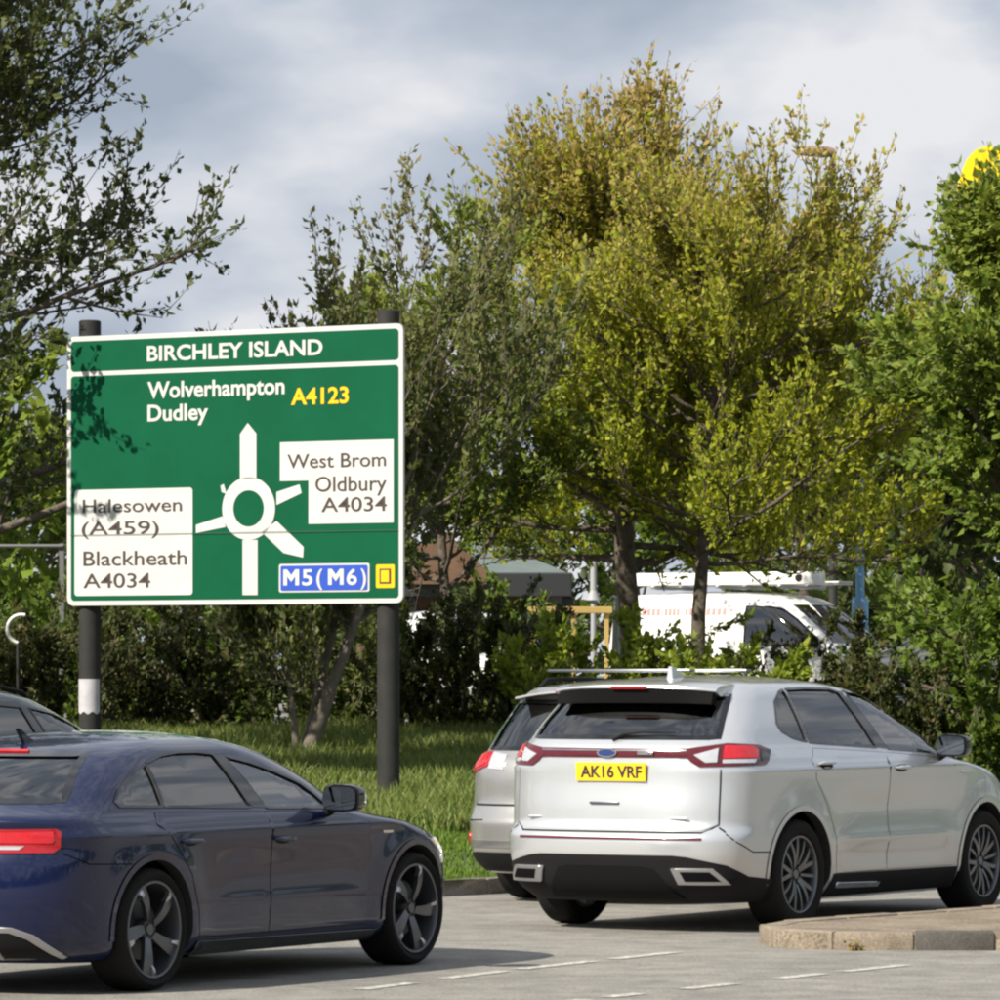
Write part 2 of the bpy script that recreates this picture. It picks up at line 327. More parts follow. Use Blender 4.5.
def kerb_stone_mesh(L_, m, w=.125, h=.13):
    b = MB().box((0, 0, h / 2 - .03), (L_ - .012, w, h + .06), 0, .014)
    o = b.build('kerb_stone', m, None, True, 40); me = o.data; bpy.data.objects.remove(o); return me
def resample(P, step):
    P = np.array(P, float); s = np.r_[0, np.cumsum(np.hypot(*np.diff(P, axis=0).T))]; n = max(int(round(s[-1] / step)), 1)
    q = np.linspace(0, s[-1], n + 1); return np.c_[np.interp(q, s, P[:, 0]), np.interp(q, s, P[:, 1])]
def build_kerbs():
    pts = catmull([k for k in KERB if -15 < k[0] < 13], 6); P = resample(pts, .9)
    # concrete bed the stones sit on
    V = []; F = []
    for p in P: V += [(p[0], p[1] - .01, -.04), (p[0], p[1] + .16, -.04), (p[0], p[1] - .01, .004), (p[0], p[1] + .16, .004)]
    for i in range(len(P) - 1):
        a = 4 * i; c = a + 4; F += [(a, c, c + 2, a + 2), (a + 2, c + 2, c + 3, a + 3), (a + 1, a + 3, c + 3, c + 1)]
    bed = tag(mk('kerb', V, F, MATS['kerb_grey']), kind='structure')
    ms = [kerb_stone_mesh(.9, MATS['kerb_grey']), kerb_stone_mesh(.9, MATS['kerb_concrete'])]
    for i in range(len(P) - 1):
        a, b = P[i], P[i + 1]; d = b - a; o = bpy.data.objects.new('kerb_stone', ms[0 if rnd.random() < .75 else 1]); link(o, bed)
        nrm = np.array([-d[1], d[0]]) / np.hypot(*d)
        o.location = ((a + b)[0] / 2 + nrm[0] * .06, (a + b)[1] / 2 + nrm[1] * .06, rnd.uniform(-.006, .006)); o.rotation_euler = (0, 0, math.atan2(d[1], d[0])); o.scale = (np.hypot(*d) / .9, 1, 1)
    # traffic island: kerbed nose pointing left
    near = catmull([(1.66, 31.75), (1.70, 31.28), (1.95, 30.98), (2.5, 30.88), (3.05, 30.86), (4.2, 30.7), (6.5, 30.3)], 8)
    far = catmull([(1.66, 31.75), (1.74, 32.15), (2.05, 32.62), (2.75, 33.5), (3.6, 34.6), (5.0, 36.2), (6.5, 37.8)], 8)
    ring = list(near) + list(far)[:0:-1]
    isl = mk('traffic_island', [(x, y, .105) for x, y in ring] + [(x, y, -.02) for x, y in ring], [tuple(range(len(ring)))] + [(i, i + len(ring), (i + 1) % len(ring) + len(ring), (i + 1) % len(ring)) for i in range(len(ring))], MATS['island_surface'])
    tag(isl, kind='structure')
    mset = {k: kerb_stone_mesh(.6, MATS[k], .13, .115) for k in ('kerb_concrete', 'kerb_concrete_dark', 'kerb_grey')}
    for side, pts in ((1, near), (-1, far)):
        P = resample(pts, .5 if side == 1 else .6)
        for i in range(len(P) - 1):
            a, b = P[i], P[i + 1]; d = b - a; L_ = np.hypot(*d); nrm = np.array([-d[1], d[0]]) / L_ * side
            k = 'kerb_concrete'
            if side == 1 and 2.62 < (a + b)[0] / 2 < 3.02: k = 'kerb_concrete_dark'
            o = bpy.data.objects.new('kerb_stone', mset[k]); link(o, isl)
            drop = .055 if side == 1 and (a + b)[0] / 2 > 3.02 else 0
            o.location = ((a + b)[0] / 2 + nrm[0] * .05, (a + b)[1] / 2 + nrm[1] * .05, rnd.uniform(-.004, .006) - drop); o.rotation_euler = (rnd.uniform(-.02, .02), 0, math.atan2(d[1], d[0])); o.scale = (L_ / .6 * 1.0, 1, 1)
build_kerbs()

def build_markings():
    def dash(x0, y0, x1, y1, w=.11):
        d0 = CAMH * FOC / (y0 - HORIZON); d1 = CAMH * FOC / (y1 - HORIZON)
        a = np.array([(x0 - 500) / FOC * d0, d0]); b = np.array([(x1 - 500) / FOC * d1, d1]); d = (b - a) / np.hypot(*(b - a)); n = np.array([-d[1], d[0]]) * w / 2
        k = 10; V = []; F = []
        for i in range(k + 1):
            p = a + (b - a) * i / k; j1, j2 = rnd.uniform(.82, 1.08), rnd.uniform(.82, 1.08)
            V += [(*(p + n * j1), .004), (*(p - n * j2), .004)]
        for i in range(k): F.append((2 * i, 2 * i + 1, 2 * i + 3, 2 * i + 2))
        return V, F
    for nm, ds in (('lane_marking', [(360, 990, 412, 983.5), (444, 979, 504, 971.5), (519, 969.5, 593, 961.5), (612, 959.5, 676, 952.5)]),
                   ('edge_marking', [(540, 1005, 585, 1000), (606, 997.8, 640, 994), (684, 989.5, 734, 984), (778, 979, 823, 974), (843, 972, 904, 965.5)])):
        b = None
        for d in ds:
            V, F = dash(*d); o = mk(nm, V, F, MATS['road_paint'])
            tag(o, kind='structure')
build_markings()

# ------------------------------------------------------------------ vehicles
# A body is a stack of plan outlines: x runs forward, y to the left, z up, origin on the ground midway between the axles.
class Shape:
    def __init__(s, W, XR, XF, zc, ztop, taper=(0.05, 0.08), Lr=.45, nr=2.8, Lf=.6, nf=2.3, side=None, z0=None, Lg=None):
        s.W, s.XR, s.XF = pchip(W), pchip(XR), pchip(XF); s.zc, s.ztop, s.taper = zc, ztop, taper
        s.Lr, s.nr, s.Lf, s.nf, s.side = Lr, nr, Lf, nf, side; s.z0 = z0 or W[0][0]; s.belt = Lg or 9
        s.inset = 0; s.xlim = None
    def params(s, z):
        xr, xf, w = float(s.XR(z)), float(s.XF(z)), float(s.W(z))
        if s.inset:
            w -= s.inset; xr += s.inset * 1.6; xf -= s.inset * 1.6
            if s.xlim: xr = max(xr, s.xlim[0]); xf = min(xf, s.xlim[1])
        return xr, xf, w
    def half(s, z, nr=22, ns=64, nf=22):
        """points of the left half outline, rear centre to front centre"""
        xr, xf, w = s.params(z); Lr = min(s.Lr, (xf - xr) * .4); Lf = min(s.Lf, (xf - xr) * .4)
        def corner(L_, n, cnt):
            ph = np.linspace(0, math.pi / 2, 160); a = 1 - np.cos(ph) ** (2 / n); b = np.sin(ph) ** (2 / n)
            q = np.r_[0, np.cumsum(np.hypot(np.diff(a * L_), np.diff(b * w)))]; t = np.linspace(0, q[-1], cnt)
            return np.interp(t, q, a) * L_, np.interp(t, q, b)
        a, b = corner(Lr, s.nr, nr); c, d = corner(Lf, s.nf, nf)
        x = np.r_[xr + a, np.linspace(xr + Lr, xf - Lf, ns)[1:-1], (xf - c)[::-1]]; y = np.r_[b, np.ones(ns - 2), d[::-1]] * w
        tp = 1 - s.taper[0] * np.clip((-x - .7) / 1.6, 0, 1.3) ** 2 - s.taper[1] * np.clip((x - .7) / 1.6, 0, 1.3) ** 2
        y = y * tp
        if s.side and not s.inset: y = y + s.side(x, z) * np.clip(y / w * 1.6 - .6, 0, 1)
        return np.c_[x, y]
    def mesh(s, nz=60, nd=10, zlow=None):
        zs = np.linspace(zlow or s.z0, s.zc - (s.inset and .03), nz); rings = []
        def ring(h, z): return np.r_[np.c_[h, np.full(len(h), z)], np.c_[h[-2:0:-1, 0], -h[-2:0:-1, 1], np.full(len(h) - 2, z)]]
        for z in zs: rings.append(ring(s.half(z), z))
        zc = zs[-1]; top = s.ztop - (.045 if s.inset else 0); h = s.half(zc); xm = (h[0, 0] + h[-1, 0]) / 2
        for i in range(1, nd + 1):
            q = 1 - i / (nd + .35); hq = np.c_[xm + (h[:, 0] - xm) * q, h[:, 1] * q]; rings.append(ring(hq, zc + (top - zc) * (1 - q ** 2.0)))
        k = len(rings[0]); V = np.concatenate(rings); F = []
        for i in range(len(rings) - 1):
            for j in range(k): F.append((i * k + j, i * k + (j + 1) % k, (i + 1) * k + (j + 1) % k, (i + 1) * k + j)[::-1])
        F.append(tuple(range(k))); F.append(tuple((len(rings) - 1) * k + j for j in range(k))[::-1])
        return V, F

class Body:
    """outer surface with projection helpers"""
    def __init__(s, shape):
        s.sh = shape; s.V, s.F = shape.mesh(); s.bv = BVHTree.FromPolygons([tuple(v) for v in s.V], s.F)
        me = bpy.data.meshes.new('tmp'); me.from_pydata([tuple(v) for v in s.V], [], s.F); me.update()
        s.N = np.zeros((len(s.V), 3)); me.vertices.foreach_get('normal', s.N.ravel()) if False else None
        s.N = np.array([v.normal[:] for v in me.vertices]); bpy.data.meshes.remove(me)
        # the cap polygons drag normals: keep only direction
    def norm(s, loc, fi):
        f = s.F[fi]
        if len(f) > 4: return Vector((0, 0, 1 if loc.z > .6 else -1))
        w = poly_3d_calc([Vector(s.V[i]) for i in f], loc); n = Vector((0, 0, 0))
        for a, i in zip(w, f): n += Vector(s.N[i]) * a
        return n.normalized()
    def ray(s, o, d):
        loc, n, i, _ = s.bv.ray_cast(Vector(o), Vector(d))
        if loc is None:
            loc, n, i, _ = s.bv.find_nearest(Vector(o) + Vector(d) * (Vector(o).length))
        return loc, s.norm(loc, i)
    def side(s, x, z, sg=-1): return s.ray((x, sg * 3, z), (0, -sg, 0))
    def rear(s, y, z): return s.ray((-6, y, z), (1, 0, 0))
    def front(s, y, z): return s.ray((6, y, z), (-1, 0, 0))
    def top(s, x, y): return s.ray((x, y, 4), (0, 0, -1))
    def per(s, a, z):
        """a: arc length from the rear centre line along the outline at height z (minus: right side)"""
        h = s.sh.half(min(z, s.sh.zc)); q = np.r_[0, np.cumsum(np.hypot(*np.diff(h, axis=0).T))]
        x = np.interp(abs(a), q, h[:, 0]); y = np.interp(abs(a), q, h[:, 1]) * (1 if a > 0 else -1)
        loc, n, i, _ = s.bv.find_nearest(Vector((x, y, z))); return loc, s.norm(loc, i)
    def perf(s, a, z):
        h = s.sh.half(min(z, s.sh.zc))[::-1]; q = np.r_[0, np.cumsum(np.hypot(*np.diff(h, axis=0).T))]
        x = np.interp(abs(a), q, h[:, 0]); y = np.interp(abs(a), q, h[:, 1]) * (1 if a > 0 else -1)
        loc, n, i, _ = s.bv.find_nearest(Vector((x, y, z))); return loc, s.norm(loc, i)
    def panel(s, name, poly, mode, m, parent, off=.003, thick=.012, res=.06, sg=-1):
        fn = {'y': lambda u, v: s.side(u, v, sg), 'x': s.rear, 'f': s.front, 'z': s.top, 's': s.per, 'pf': s.perf}[mode]
        pts = []; n = len(poly)
        for i in range(n):
            a, b = np.array(poly[i]), np.array(poly[(i + 1) % n]); k = max(1, int(np.ceil(np.hypot(*(b - a)) / res)))
            for j in range(k): pts.append(a + (b - a) * j / k)
        nb = len(pts); P = np.array(pts); x0, y0 = P.min(0); x1, y1 = P.max(0); extra = []
        for gx in np.arange(x0 + res / 2, x1, res):
            for gy in np.arange(y0 + res / 2, y1, res):
                ins = False; dm = 9
                for i in range(nb):
                    a, b = P[i], P[(i + 1) % nb]
                    if (a[1] > gy) != (b[1] > gy) and gx < (b[0] - a[0]) * (gy - a[1]) / (b[1] - a[1]) + a[0]: ins = not ins
                    dm = min(dm, abs(gx - a[0]) + abs(gy - a[1]))
                if ins and dm > res * .45: extra.append((gx, gy))
        vs = [Vector(p) for p in pts] + [Vector(p) for p in extra]
        ov, oe, of, *_ = delaunay_2d_cdt(vs, [(i, (i + 1) % nb) for i in range(nb)], [], 1, 1e-5)
        q = [fn(v.x, v.y) for v in ov]; V = [l + nn * off for l, nn in q]; NN = [nn for l, nn in q]; F = [list(f) for f in of]
        # outward winding
        if F:
            sgn = 0
            for f in F:
                a, b, c = (V[i] for i in f[:3]); sgn += (b - a).cross(c - a).dot(NN[f[0]])
            if sgn < 0: F = [f[::-1] for f in F]
        nt = len(F); cnt = {}
        for f in F:
            for i in range(len(f)): cnt[(f[i], f[(i + 1) % len(f)])] = 1
        if thick:
            mp = {}
            for (a, b) in list(cnt):
                if (b, a) in cnt: continue
                for i in (a, b):
                    if i not in mp: mp[i] = len(V); V.append(q[i][0] + NN[i] * (off - thick))
                F.append([b, a, mp[a], mp[b]])
        o = mk(name, V, F, m, parent, True); me = o.data; ln = []
        for p in me.polygons:
            for vi in p.vertices: ln.append(NN[vi][:] if p.index < nt else (0, 0, 0))
        me.normals_split_custom_set(ln); return o
    def strip(s, name, line, w, mode, m, parent, off=.0015, sg=-1, closed=False):
        fn = {'y': lambda u, v: s.side(u, v, sg), 'x': s.rear, 'f': s.front, 'z': s.top, 's': s.per, 'pf': s.perf}[mode]
        L_ = []
        n = len(line)
        for i in range(n if closed else n - 1):
            a, b = np.array(line[i], float), np.array(line[(i + 1) % n], float); k = max(1, int(np.ceil(np.hypot(*(b - a)) / .05)))
            for j in range(k): L_.append(a + (b - a) * j / k)
        if not closed: L_.append(np.array(line[-1], float))
        V = []; F = []; m_ = len(L_)
        for i, p in enumerate(L_):
            a = L_[(i - 1) % m_] if closed or i else p; b = L_[(i + 1) % m_] if closed or i < m_ - 1 else p; t = b - a; t /= max(np.hypot(*t), 1e-9); nn = np.array([-t[1], t[0]]) * w / 2
            for sgn in (1, -1):
                l, nr = fn(*(p + nn * sgn)); V.append(l + nr * off)
        for i in range(m_ if closed else m_ - 1):
            j = (i + 1) % m_; F.append((2 * i, 2 * i + 1, 2 * j + 1, 2 * j))
        return mk(name, V, F, m, parent, True)

def boolean_body(name, body, cutters, mats, parent, black_below=None):
    """solid body minus cutters (list of (V, F)); cut faces take material 1"""
    def tmp(V, F, idx):
        me = bpy.data.meshes.new('tmp'); me.from_pydata([tuple(v) for v in V], [], [tuple(f) for f in F]); me.update()
        bm = bmesh.new(); bm.from_mesh(me); bmesh.ops.recalc_face_normals(bm, faces=bm.faces[:]); bm.to_mesh(me); bm.free()
        for m in mats: me.materials.append(m)
        me.polygons.foreach_set('material_index', [idx] * len(me.polygons))
        o = bpy.data.objects.new('tmp', me); COL.objects.link(o); return o
    base = tmp(body.V, body.F, 0)
    if black_below:
        for p in base.data.polygons:
            if p.center.z < black_below: p.material_index = 1
    cs = []
    for V, F in cutters:
        c = tmp(V, F, 1); cs.append(c); md = base.modifiers.new('cut', 'BOOLEAN'); md.operation = 'DIFFERENCE'; md.object = c; md.solver = 'EXACT'
    bpy.context.view_layer.update(); dg = bpy.context.evaluated_depsgraph_get()
    me = bpy.data.meshes.new_from_object(base.evaluated_get(dg)); me.name = name
    for o in cs + [base]:
        d = o.data; bpy.data.objects.remove(o); bpy.data.meshes.remove(d)
    me.polygons.foreach_set('use_smooth', [True] * len(me.polygons))
    vn = []
    for v in me.vertices:
        loc, n, i, d = body.bv.find_nearest(v.co); vn.append(body.norm(loc, i)[:] if d < .002 else (0, 0, 0))
    ln = []
    for p in me.polygons:
        ok = p.normal.dot(Vector(vn[p.vertices[0]])) > .3 or any(p.normal.dot(Vector(vn[i])) > .3 for i in p.vertices)
        for vi in p.vertices: ln.append(vn[vi] if ok and p.normal.dot(Vector(vn[vi])) > .2 else p.normal[:])
    me.normals_split_custom_set(ln)
    o = bpy.data.objects.new(name, me); link(o, parent); return o

def cyl(x, z, r, y0, y1, k=48): return MB().lathe([(0.0001, y0), (r, y0), (r, y1), (0.0001, y1)], k, 'y', (x, 0, z))
def arches(x0, x1, zr, r, y_in, y_out):
    m = MB()
    for x in (x0, x1):
        for a, b in ((y_in, y_out), (-y_out, -y_in)):
            n = 40; P = [(x + r * math.cos(2 * math.pi * i / n), zr + r * math.sin(2 * math.pi * i / n)) for i in range(n)]
            m.prism(P, a, b, lambda u, v, w: (u, w, v))
    return m.V, m.F

def wheel_proto(R_, rim, width, style, m_rim, m_tip=None):
    """axis along y, outer face at y<0; returns the part object with sub-parts"""
    w = width; hub = MB()
    hub.lathe([(.001, -w * .30), (.055, -w * .30), (.062, -w * .25), (.062, -.02), (rim * .62, -.018), (rim * .64, -.01), (rim * .64, .0), (.1, .004), (.001, .004)], 32)
    h = hub.build('wheel', M_disc, None, True, 40)
    t = MB(); t.lathe([(rim, -w * .42), (rim + .012, -w * .49), (rim + (R_ - rim) * .5, -w * .52), (R_ - .022, -w * .49), (R_ - .006, -w * .42), (R_, -w * .30), (R_, w * .30), (R_ - .006, w * .42), (R_ - .022, w * .49), (rim + .02, w * .5), (rim, w * .42)], 56)
    # tread grooves as thin rings cut into the profile
    t.build('tyre', M_rubber, h, True, 40)
    b = MB(); b.lathe([(rim + .004, -w * .43), (rim - .004, -w * .47), (rim - .016, -w * .46), (rim - .022, -w * .38), (rim - .035, -.0), (rim - .03, w * .42), (rim - .018, w * .42), (rim + .002, w * .40)], 56)
    b.build('rim', m_rim, h, True, 40)
    def spoke(a0, wi, wo, twist=0, yo=-w * .40, yi=-w * .34, r0=.05, r1=None, skew=0, m=None):
        r1 = r1 or rim - .012; s = MB(); V = []; n = 7
        for i in range(n):
            u = i / (n - 1); r = r0 + (r1 - r0) * u; ww = wi + (wo - wi) * u; a = a0 + skew * u
            y = yi + (yo - yi) * u + (-.012 * math.sin(math.pi * u)); c = Vector((math.cos(a), 0, math.sin(a))); tn = Vector((-math.sin(a), 0, math.cos(a)))
            for sx, dy in ((-1, twist), (1, -twist)):
                V.append(c * r + tn * ww * sx + Vector((0, y + dy, 0)))
            for sx, dy in ((1, .03 - twist), (-1, .03 + twist)): V.append(c * r + tn * ww * .8 * sx + Vector((0, y + dy, 0)))
        F = []
        for i in range(n - 1):
            for j in range(4): F.append((4 * i + j, 4 * i + (j + 1) % 4, 4 * i + 4 + (j + 1) % 4, 4 * i + 4 + j))
        F += [(3, 2, 1, 0), tuple(4 * (n - 1) + j for j in range(4))]
        s.add(V, F).build('spoke', m or m_rim, h, True, 30)
    if style == 'rotor':
        for i in range(5):
            a = 2 * math.pi * i / 5 + .55
            spoke(a, .020, .046, .006, skew=.20)
            spoke(a + .2 + .085, .006, .018, .0, r0=rim * .72, yo=-w * .455, yi=-w * .43, skew=.05, m=m_tip)
    elif style == 'multi':
        for i in range(10):
            a = 2 * math.pi * (i // 2) / 5 + .3; d = .13 if i % 2 else -.13
            spoke(a + d * .5, .016, .013, 0, skew=d * 1.3)
            if i % 2: spoke(a + math.pi / 5 , .010, .010, 0, r0=.07, skew=0)
    else:
        for i in range(5): spoke(2 * math.pi * i / 5 + .2, .028, .022)
    MB().lathe([(.001, -w * .36), (.03, -w * .36), (.034, -w * .33), (.034, -w * .28)], 20).build('hub_cap', m_rim, h, True, 40)
    for i in range(5):
        a = 2 * math.pi * i / 5; c = (.052 * math.cos(a), 0, .052 * math.sin(a))
        MB().lathe([(.001, -w * .325), (.008, -w * .325), (.008, -w * .28)], 8, 'y', c).build('wheel_nut', M_disc, h, True, 40)
    return h
def place_wheels(proto, root, x0, x1, track, z):
    first = True
    for x in (x0, x1):
        for sg in (-1, 1):
            o = proto if first else copy_tree(proto)
            first = False; o.parent = root; o.location = (x, sg * track, z); o.rotation_euler = (0, rnd.uniform(0, 6.28), 0 if sg < 0 else math.pi)

def handle(body, root, x, z, sg, L_, m, mcup=M_black):
    l, n = body.side(x, z, sg)
    h = MB(); pts = []
    for i in range(9):
        u = i / 8 - .5; p, nn = body.side(x + u * L_, z, sg); d = .030 if abs(u) < .4 else .012
        pts.append(p + nn * d)
    h.tube(pts, [.006, .012, .014, .014, .014, .014, .014, .012, .006], 8)
    o = h.build('handle', m, root, True, 50); o.scale = (1, 1, 1)
    body.panel('handle_recess', [(x + L_ * .42 * math.cos(a), z - .004 + .026 * math.sin(a)) for a in np.linspace(0, 2 * math.pi, 14)[:-1]], 'y', mcup, root, .0035, .003, .04, sg)
    return o

def mirror(root, loc, sg, m_shell, m_low, size=(.13, .24, .16)):
    """door mirror: shell bulging forward, glass facing back"""
    bm = bmesh.new(); bmesh.ops.create_uvsphere(bm, u_segments=24, v_segments=14, radius=1)
    for v in bm.verts:
        x, y, z = v.co; k = 4.0; r = (abs(x) ** 2.4 + abs(y) ** k + abs(z) ** k) ** (1 / 3.4)
        x, y, z = x / r, y / r, z / r
        if x < -.25: x = -.25
        v.co = Vector((x * size[0], y * size[1] / 2 * (1 - .12 * max(x, 0)), z * size[2] / 2 * (1 - .15 * (y * sg > 0) * abs(y))))
    V = [v.co + Vector(loc) for v in bm.verts]; bm.verts.index_update(); F = [[v.index for v in f.verts] for f in bm.faces]; bm.free()
    o = mk('door_mirror', V, F, m_shell, root, True, 50)
    g = [(math.copysign(abs(math.cos(a)) ** .5, math.cos(a)) * size[1] * .42, math.copysign(abs(math.sin(a)) ** .5, math.sin(a)) * size[2] * .40) for a in np.linspace(0, 2 * math.pi, 25)[:-1]]
    x = loc[0] - .25 * size[0] - .025
    gl = mk('mirror_glass', [(x + sg * u * .14, loc[1] + u, loc[2] + v) for u, v in g], [tuple(range(24))], M_mirror, o)
    if sg < 0: pass
    a = Vector(loc) + Vector((.01, -sg * size[1] * .35, -size[2] * .38)); b = a + Vector((.06, -sg * .16, -.06))
    MB().tube([a, (a + b) / 2 + Vector((0, 0, -.015)), b], [.03, .026, .035], 8).build('mirror_stalk', m_low, o, True, 50)
    return o

def seats(root, xs, y, zf, h, m=M_seat):
    for x in xs:
        for sy in (-1, 1):
            s = MB(); s.box((x, sy * y, zf + .12), (.5, .48, .16), 0, .05); s.box((x - .28, sy * y, zf + .12 + h * .5), (.13, .46, h), 0, .06)
            o = s.build('seat', m, root, True, 50)
            hd = MB(); hd.box((x - .31, sy * y, zf + .12 + h + .10), (.10, .25, .17), 0, .045); hd.build('headrest', m, o, True, 50)
def steering(root, x, y, z):
    pts = [(x + .05 * math.sin(a), y + .18 * math.cos(a), z + .17 * math.sin(a)) for a in np.linspace(0, 2 * math.pi, 25)]
    MB().tube(pts, .014, 6, False).build('steering_wheel', M_black, root, True)
    MB().box((x + .35, 0, z - .13), (.5, 1.3, .16), 0, .05).build('dashboard', M_int, root, True, 50)

def text_geo(txt, bold=0.0):
    c = bpy.data.curves.new('t', 'FONT'); c.body = txt; c.offset = bold; c.resolution_u = 4; c.fill_mode = 'FRONT'
    o = bpy.data.objects.new('t', c); COL.objects.link(o); bpy.context.view_layer.update()
    me = bpy.data.meshes.new_from_object(o.evaluated_get(bpy.context.evaluated_depsgraph_get()))
    V = np.array([v.co[:] for v in me.vertices]); F = [tuple(p.vertices) for p in me.polygons]
    bpy.data.objects.remove(o); bpy.data.curves.remove(c); bpy.data.meshes.remove(me); return V, F
_Hh = {}
def text_box(txt, width, cap, bold=0.0):
    """flat text with its left baseline at the origin, given width and capital height"""
    if bold not in _Hh: v, f = text_geo('H', bold); _Hh[bold] = (v[:, 1].min(), v[:, 1].max())
    V, F = text_geo(txt, bold); h0, h1 = _Hh[bold]
    return [((v[0] - V[:, 0].min()) * width / np.ptp(V[:, 0]), (v[1] - h0) * cap / (h1 - h0)) for v in V], F

def plate(root, loc, ry, txt, w=.52, h=.125):
    b = MB().box((0, 0, 0), (.012, w, h), 0, .004); M = Matrix.Translation(Vector(loc)) @ Matrix.Rotation(ry, 4, 'Y')
    o = mk('number_plate', [M @ Vector(v) for v in b.V], b.F, M_plate, root)
    P, F = text_box(txt, w * .88, h * .64, .028)
    mk('plate_letters', [M @ Vector((-.0085, w * .43 - p[0], p[1] - h * .31)) for p in P], F, M_platetxt, o)
    return o

def build_car(spec):
    root = empty(spec['name'], (*spec['pos'], spec.get('z', 0)), R(90 - spec['heading'])); tag(root, spec['label'], spec['cat'], spec.get('group'))
    sh = Shape(**spec['shape']); B = Body(sh); P = spec['paint']
    inn = Shape(**spec['shape']); inn.inset = .06; inn.xlim = spec['cabin']; inn.side = None
    iv, if_ = inn.mesh(34, 6, spec.get('floor', .42))
    cut = [(iv, if_)]
    xr, xf = spec['axles']; cut.append(arches(xr, xf, spec['wr'] + .005, spec['arch'], spec['wy'] - .16, 1.3))
    m = MB()
    for nm, poly, g in spec['side_windows']: m.prism(poly, -1.4, 1.4, lambda u, v, w: (u, w, v))
    cut.append((m.V, m.F)); m = MB()
    for poly, a, b in ((spec['rear_window'], -4, spec['cabin'][0] + .75), (spec['front_window'], spec.get('fx', 0.0), 4)):
        if poly: m.prism(poly, a, b, lambda u, v, w: (w, u, v))
    if m.V: cut.append((m.V, m.F))
    body = boolean_body('body', B, cut, [P, M_int], root, spec.get('black_below'))
    for sg in (-1, 1):
        doors = {}
        for nm, poly in spec['doors']:
            doors[nm] = B.panel('door', poly, 'y', P, root, .003, .004, .06, sg)
            B.strip('door_seam', poly, .0075, 'y', M_seam, root, .0012, sg, True)
        for nm, poly, g in spec['side_windows']:
            B.panel('window' if nm in doors else 'quarter_window', poly, 'y', g, doors.get(nm, root), -.006, 0, .08, sg)
            fr = [(x, z) for x, z in poly]
            B.strip('window_seal', fr, .015, 'y', spec.get('seal', M_gloss), doors.get(nm, root), .0045, sg, True)
        for nm, x, z in spec['handles']: handle(B, doors[nm], x, z, sg, spec.get('hl', .2), spec.get('hm', P))
        for tr in spec.get('side_trims', []): B.panel(tr[0], tr[1], 'y', tr[2], root, tr[3] if len(tr) > 3 else .006, .01, .06, sg)
        mirror(root, (spec['mirror'][0], sg * spec['mirror'][1], spec['mirror'][2]), sg, spec.get('mm', P), M_black)
        # arch lips
        for x in (xr, xf):
            a0, a1 = spec.get('lip', (-8, 188)); r = spec['arch']
            line = [(x + (r + .012) * math.cos(R(a)), spec['wr'] + .005 + (r + .012) * math.sin(R(a))) for a in np.linspace(a0, a1, 40)]
            B.strip('arch_trim', line, .034, 'y', spec.get('arch_mat', P), root, .007, sg)
    if spec['rear_window']:
        B.panel('rear_window', spec['rear_window'], 'x', spec['rear_glass'], root, -.006, 0, .08); B.strip('window_seal', spec['rear_window'], .03, 'x', M_gloss, root, .002, closed=True)
    if spec['front_window']: B.panel('windscreen', spec['front_window'], 'f', M_gmid, root, -.006, 0, .08)
    for p in spec.get('panels', []):
        nm, poly, mode, mt, off = p[:5]; par = root
        B.panel(nm, poly, mode, mt, par, off, p[5] if len(p) > 5 else .012, p[6] if len(p) > 6 else .05)
    for nm, line, w, mode, mt, off in spec.get('strips', []): B.strip(nm, line, w, mode, mt, root, off)
    wp = wheel_proto(*spec['wheel']); place_wheels(wp, root, xr, xf, spec['wy'], spec['wr'])
    if spec.get('seats'): seats(root, *spec['seats']); steering(root, *spec['steer'])
    return root, B
def mirror_poly(P): return [(-u, v) for u, v in P][::-1]
def both(nm, poly, mode, *a): return [(nm, poly, mode, *a), (nm, mirror_poly(poly), mode, *a)]

def bump_arch(xs, zr, r, amp):
    def f(x, z):
        o = 0
        for xa in xs:
            d = np.hypot(x - xa, (z - zr)); o = o + amp * np.exp(-((d - r) / .12) ** 2)
        return o
    return f
def crease(z, zc, amp, w): return amp * math.exp(-((z - zc) / w) ** 2)

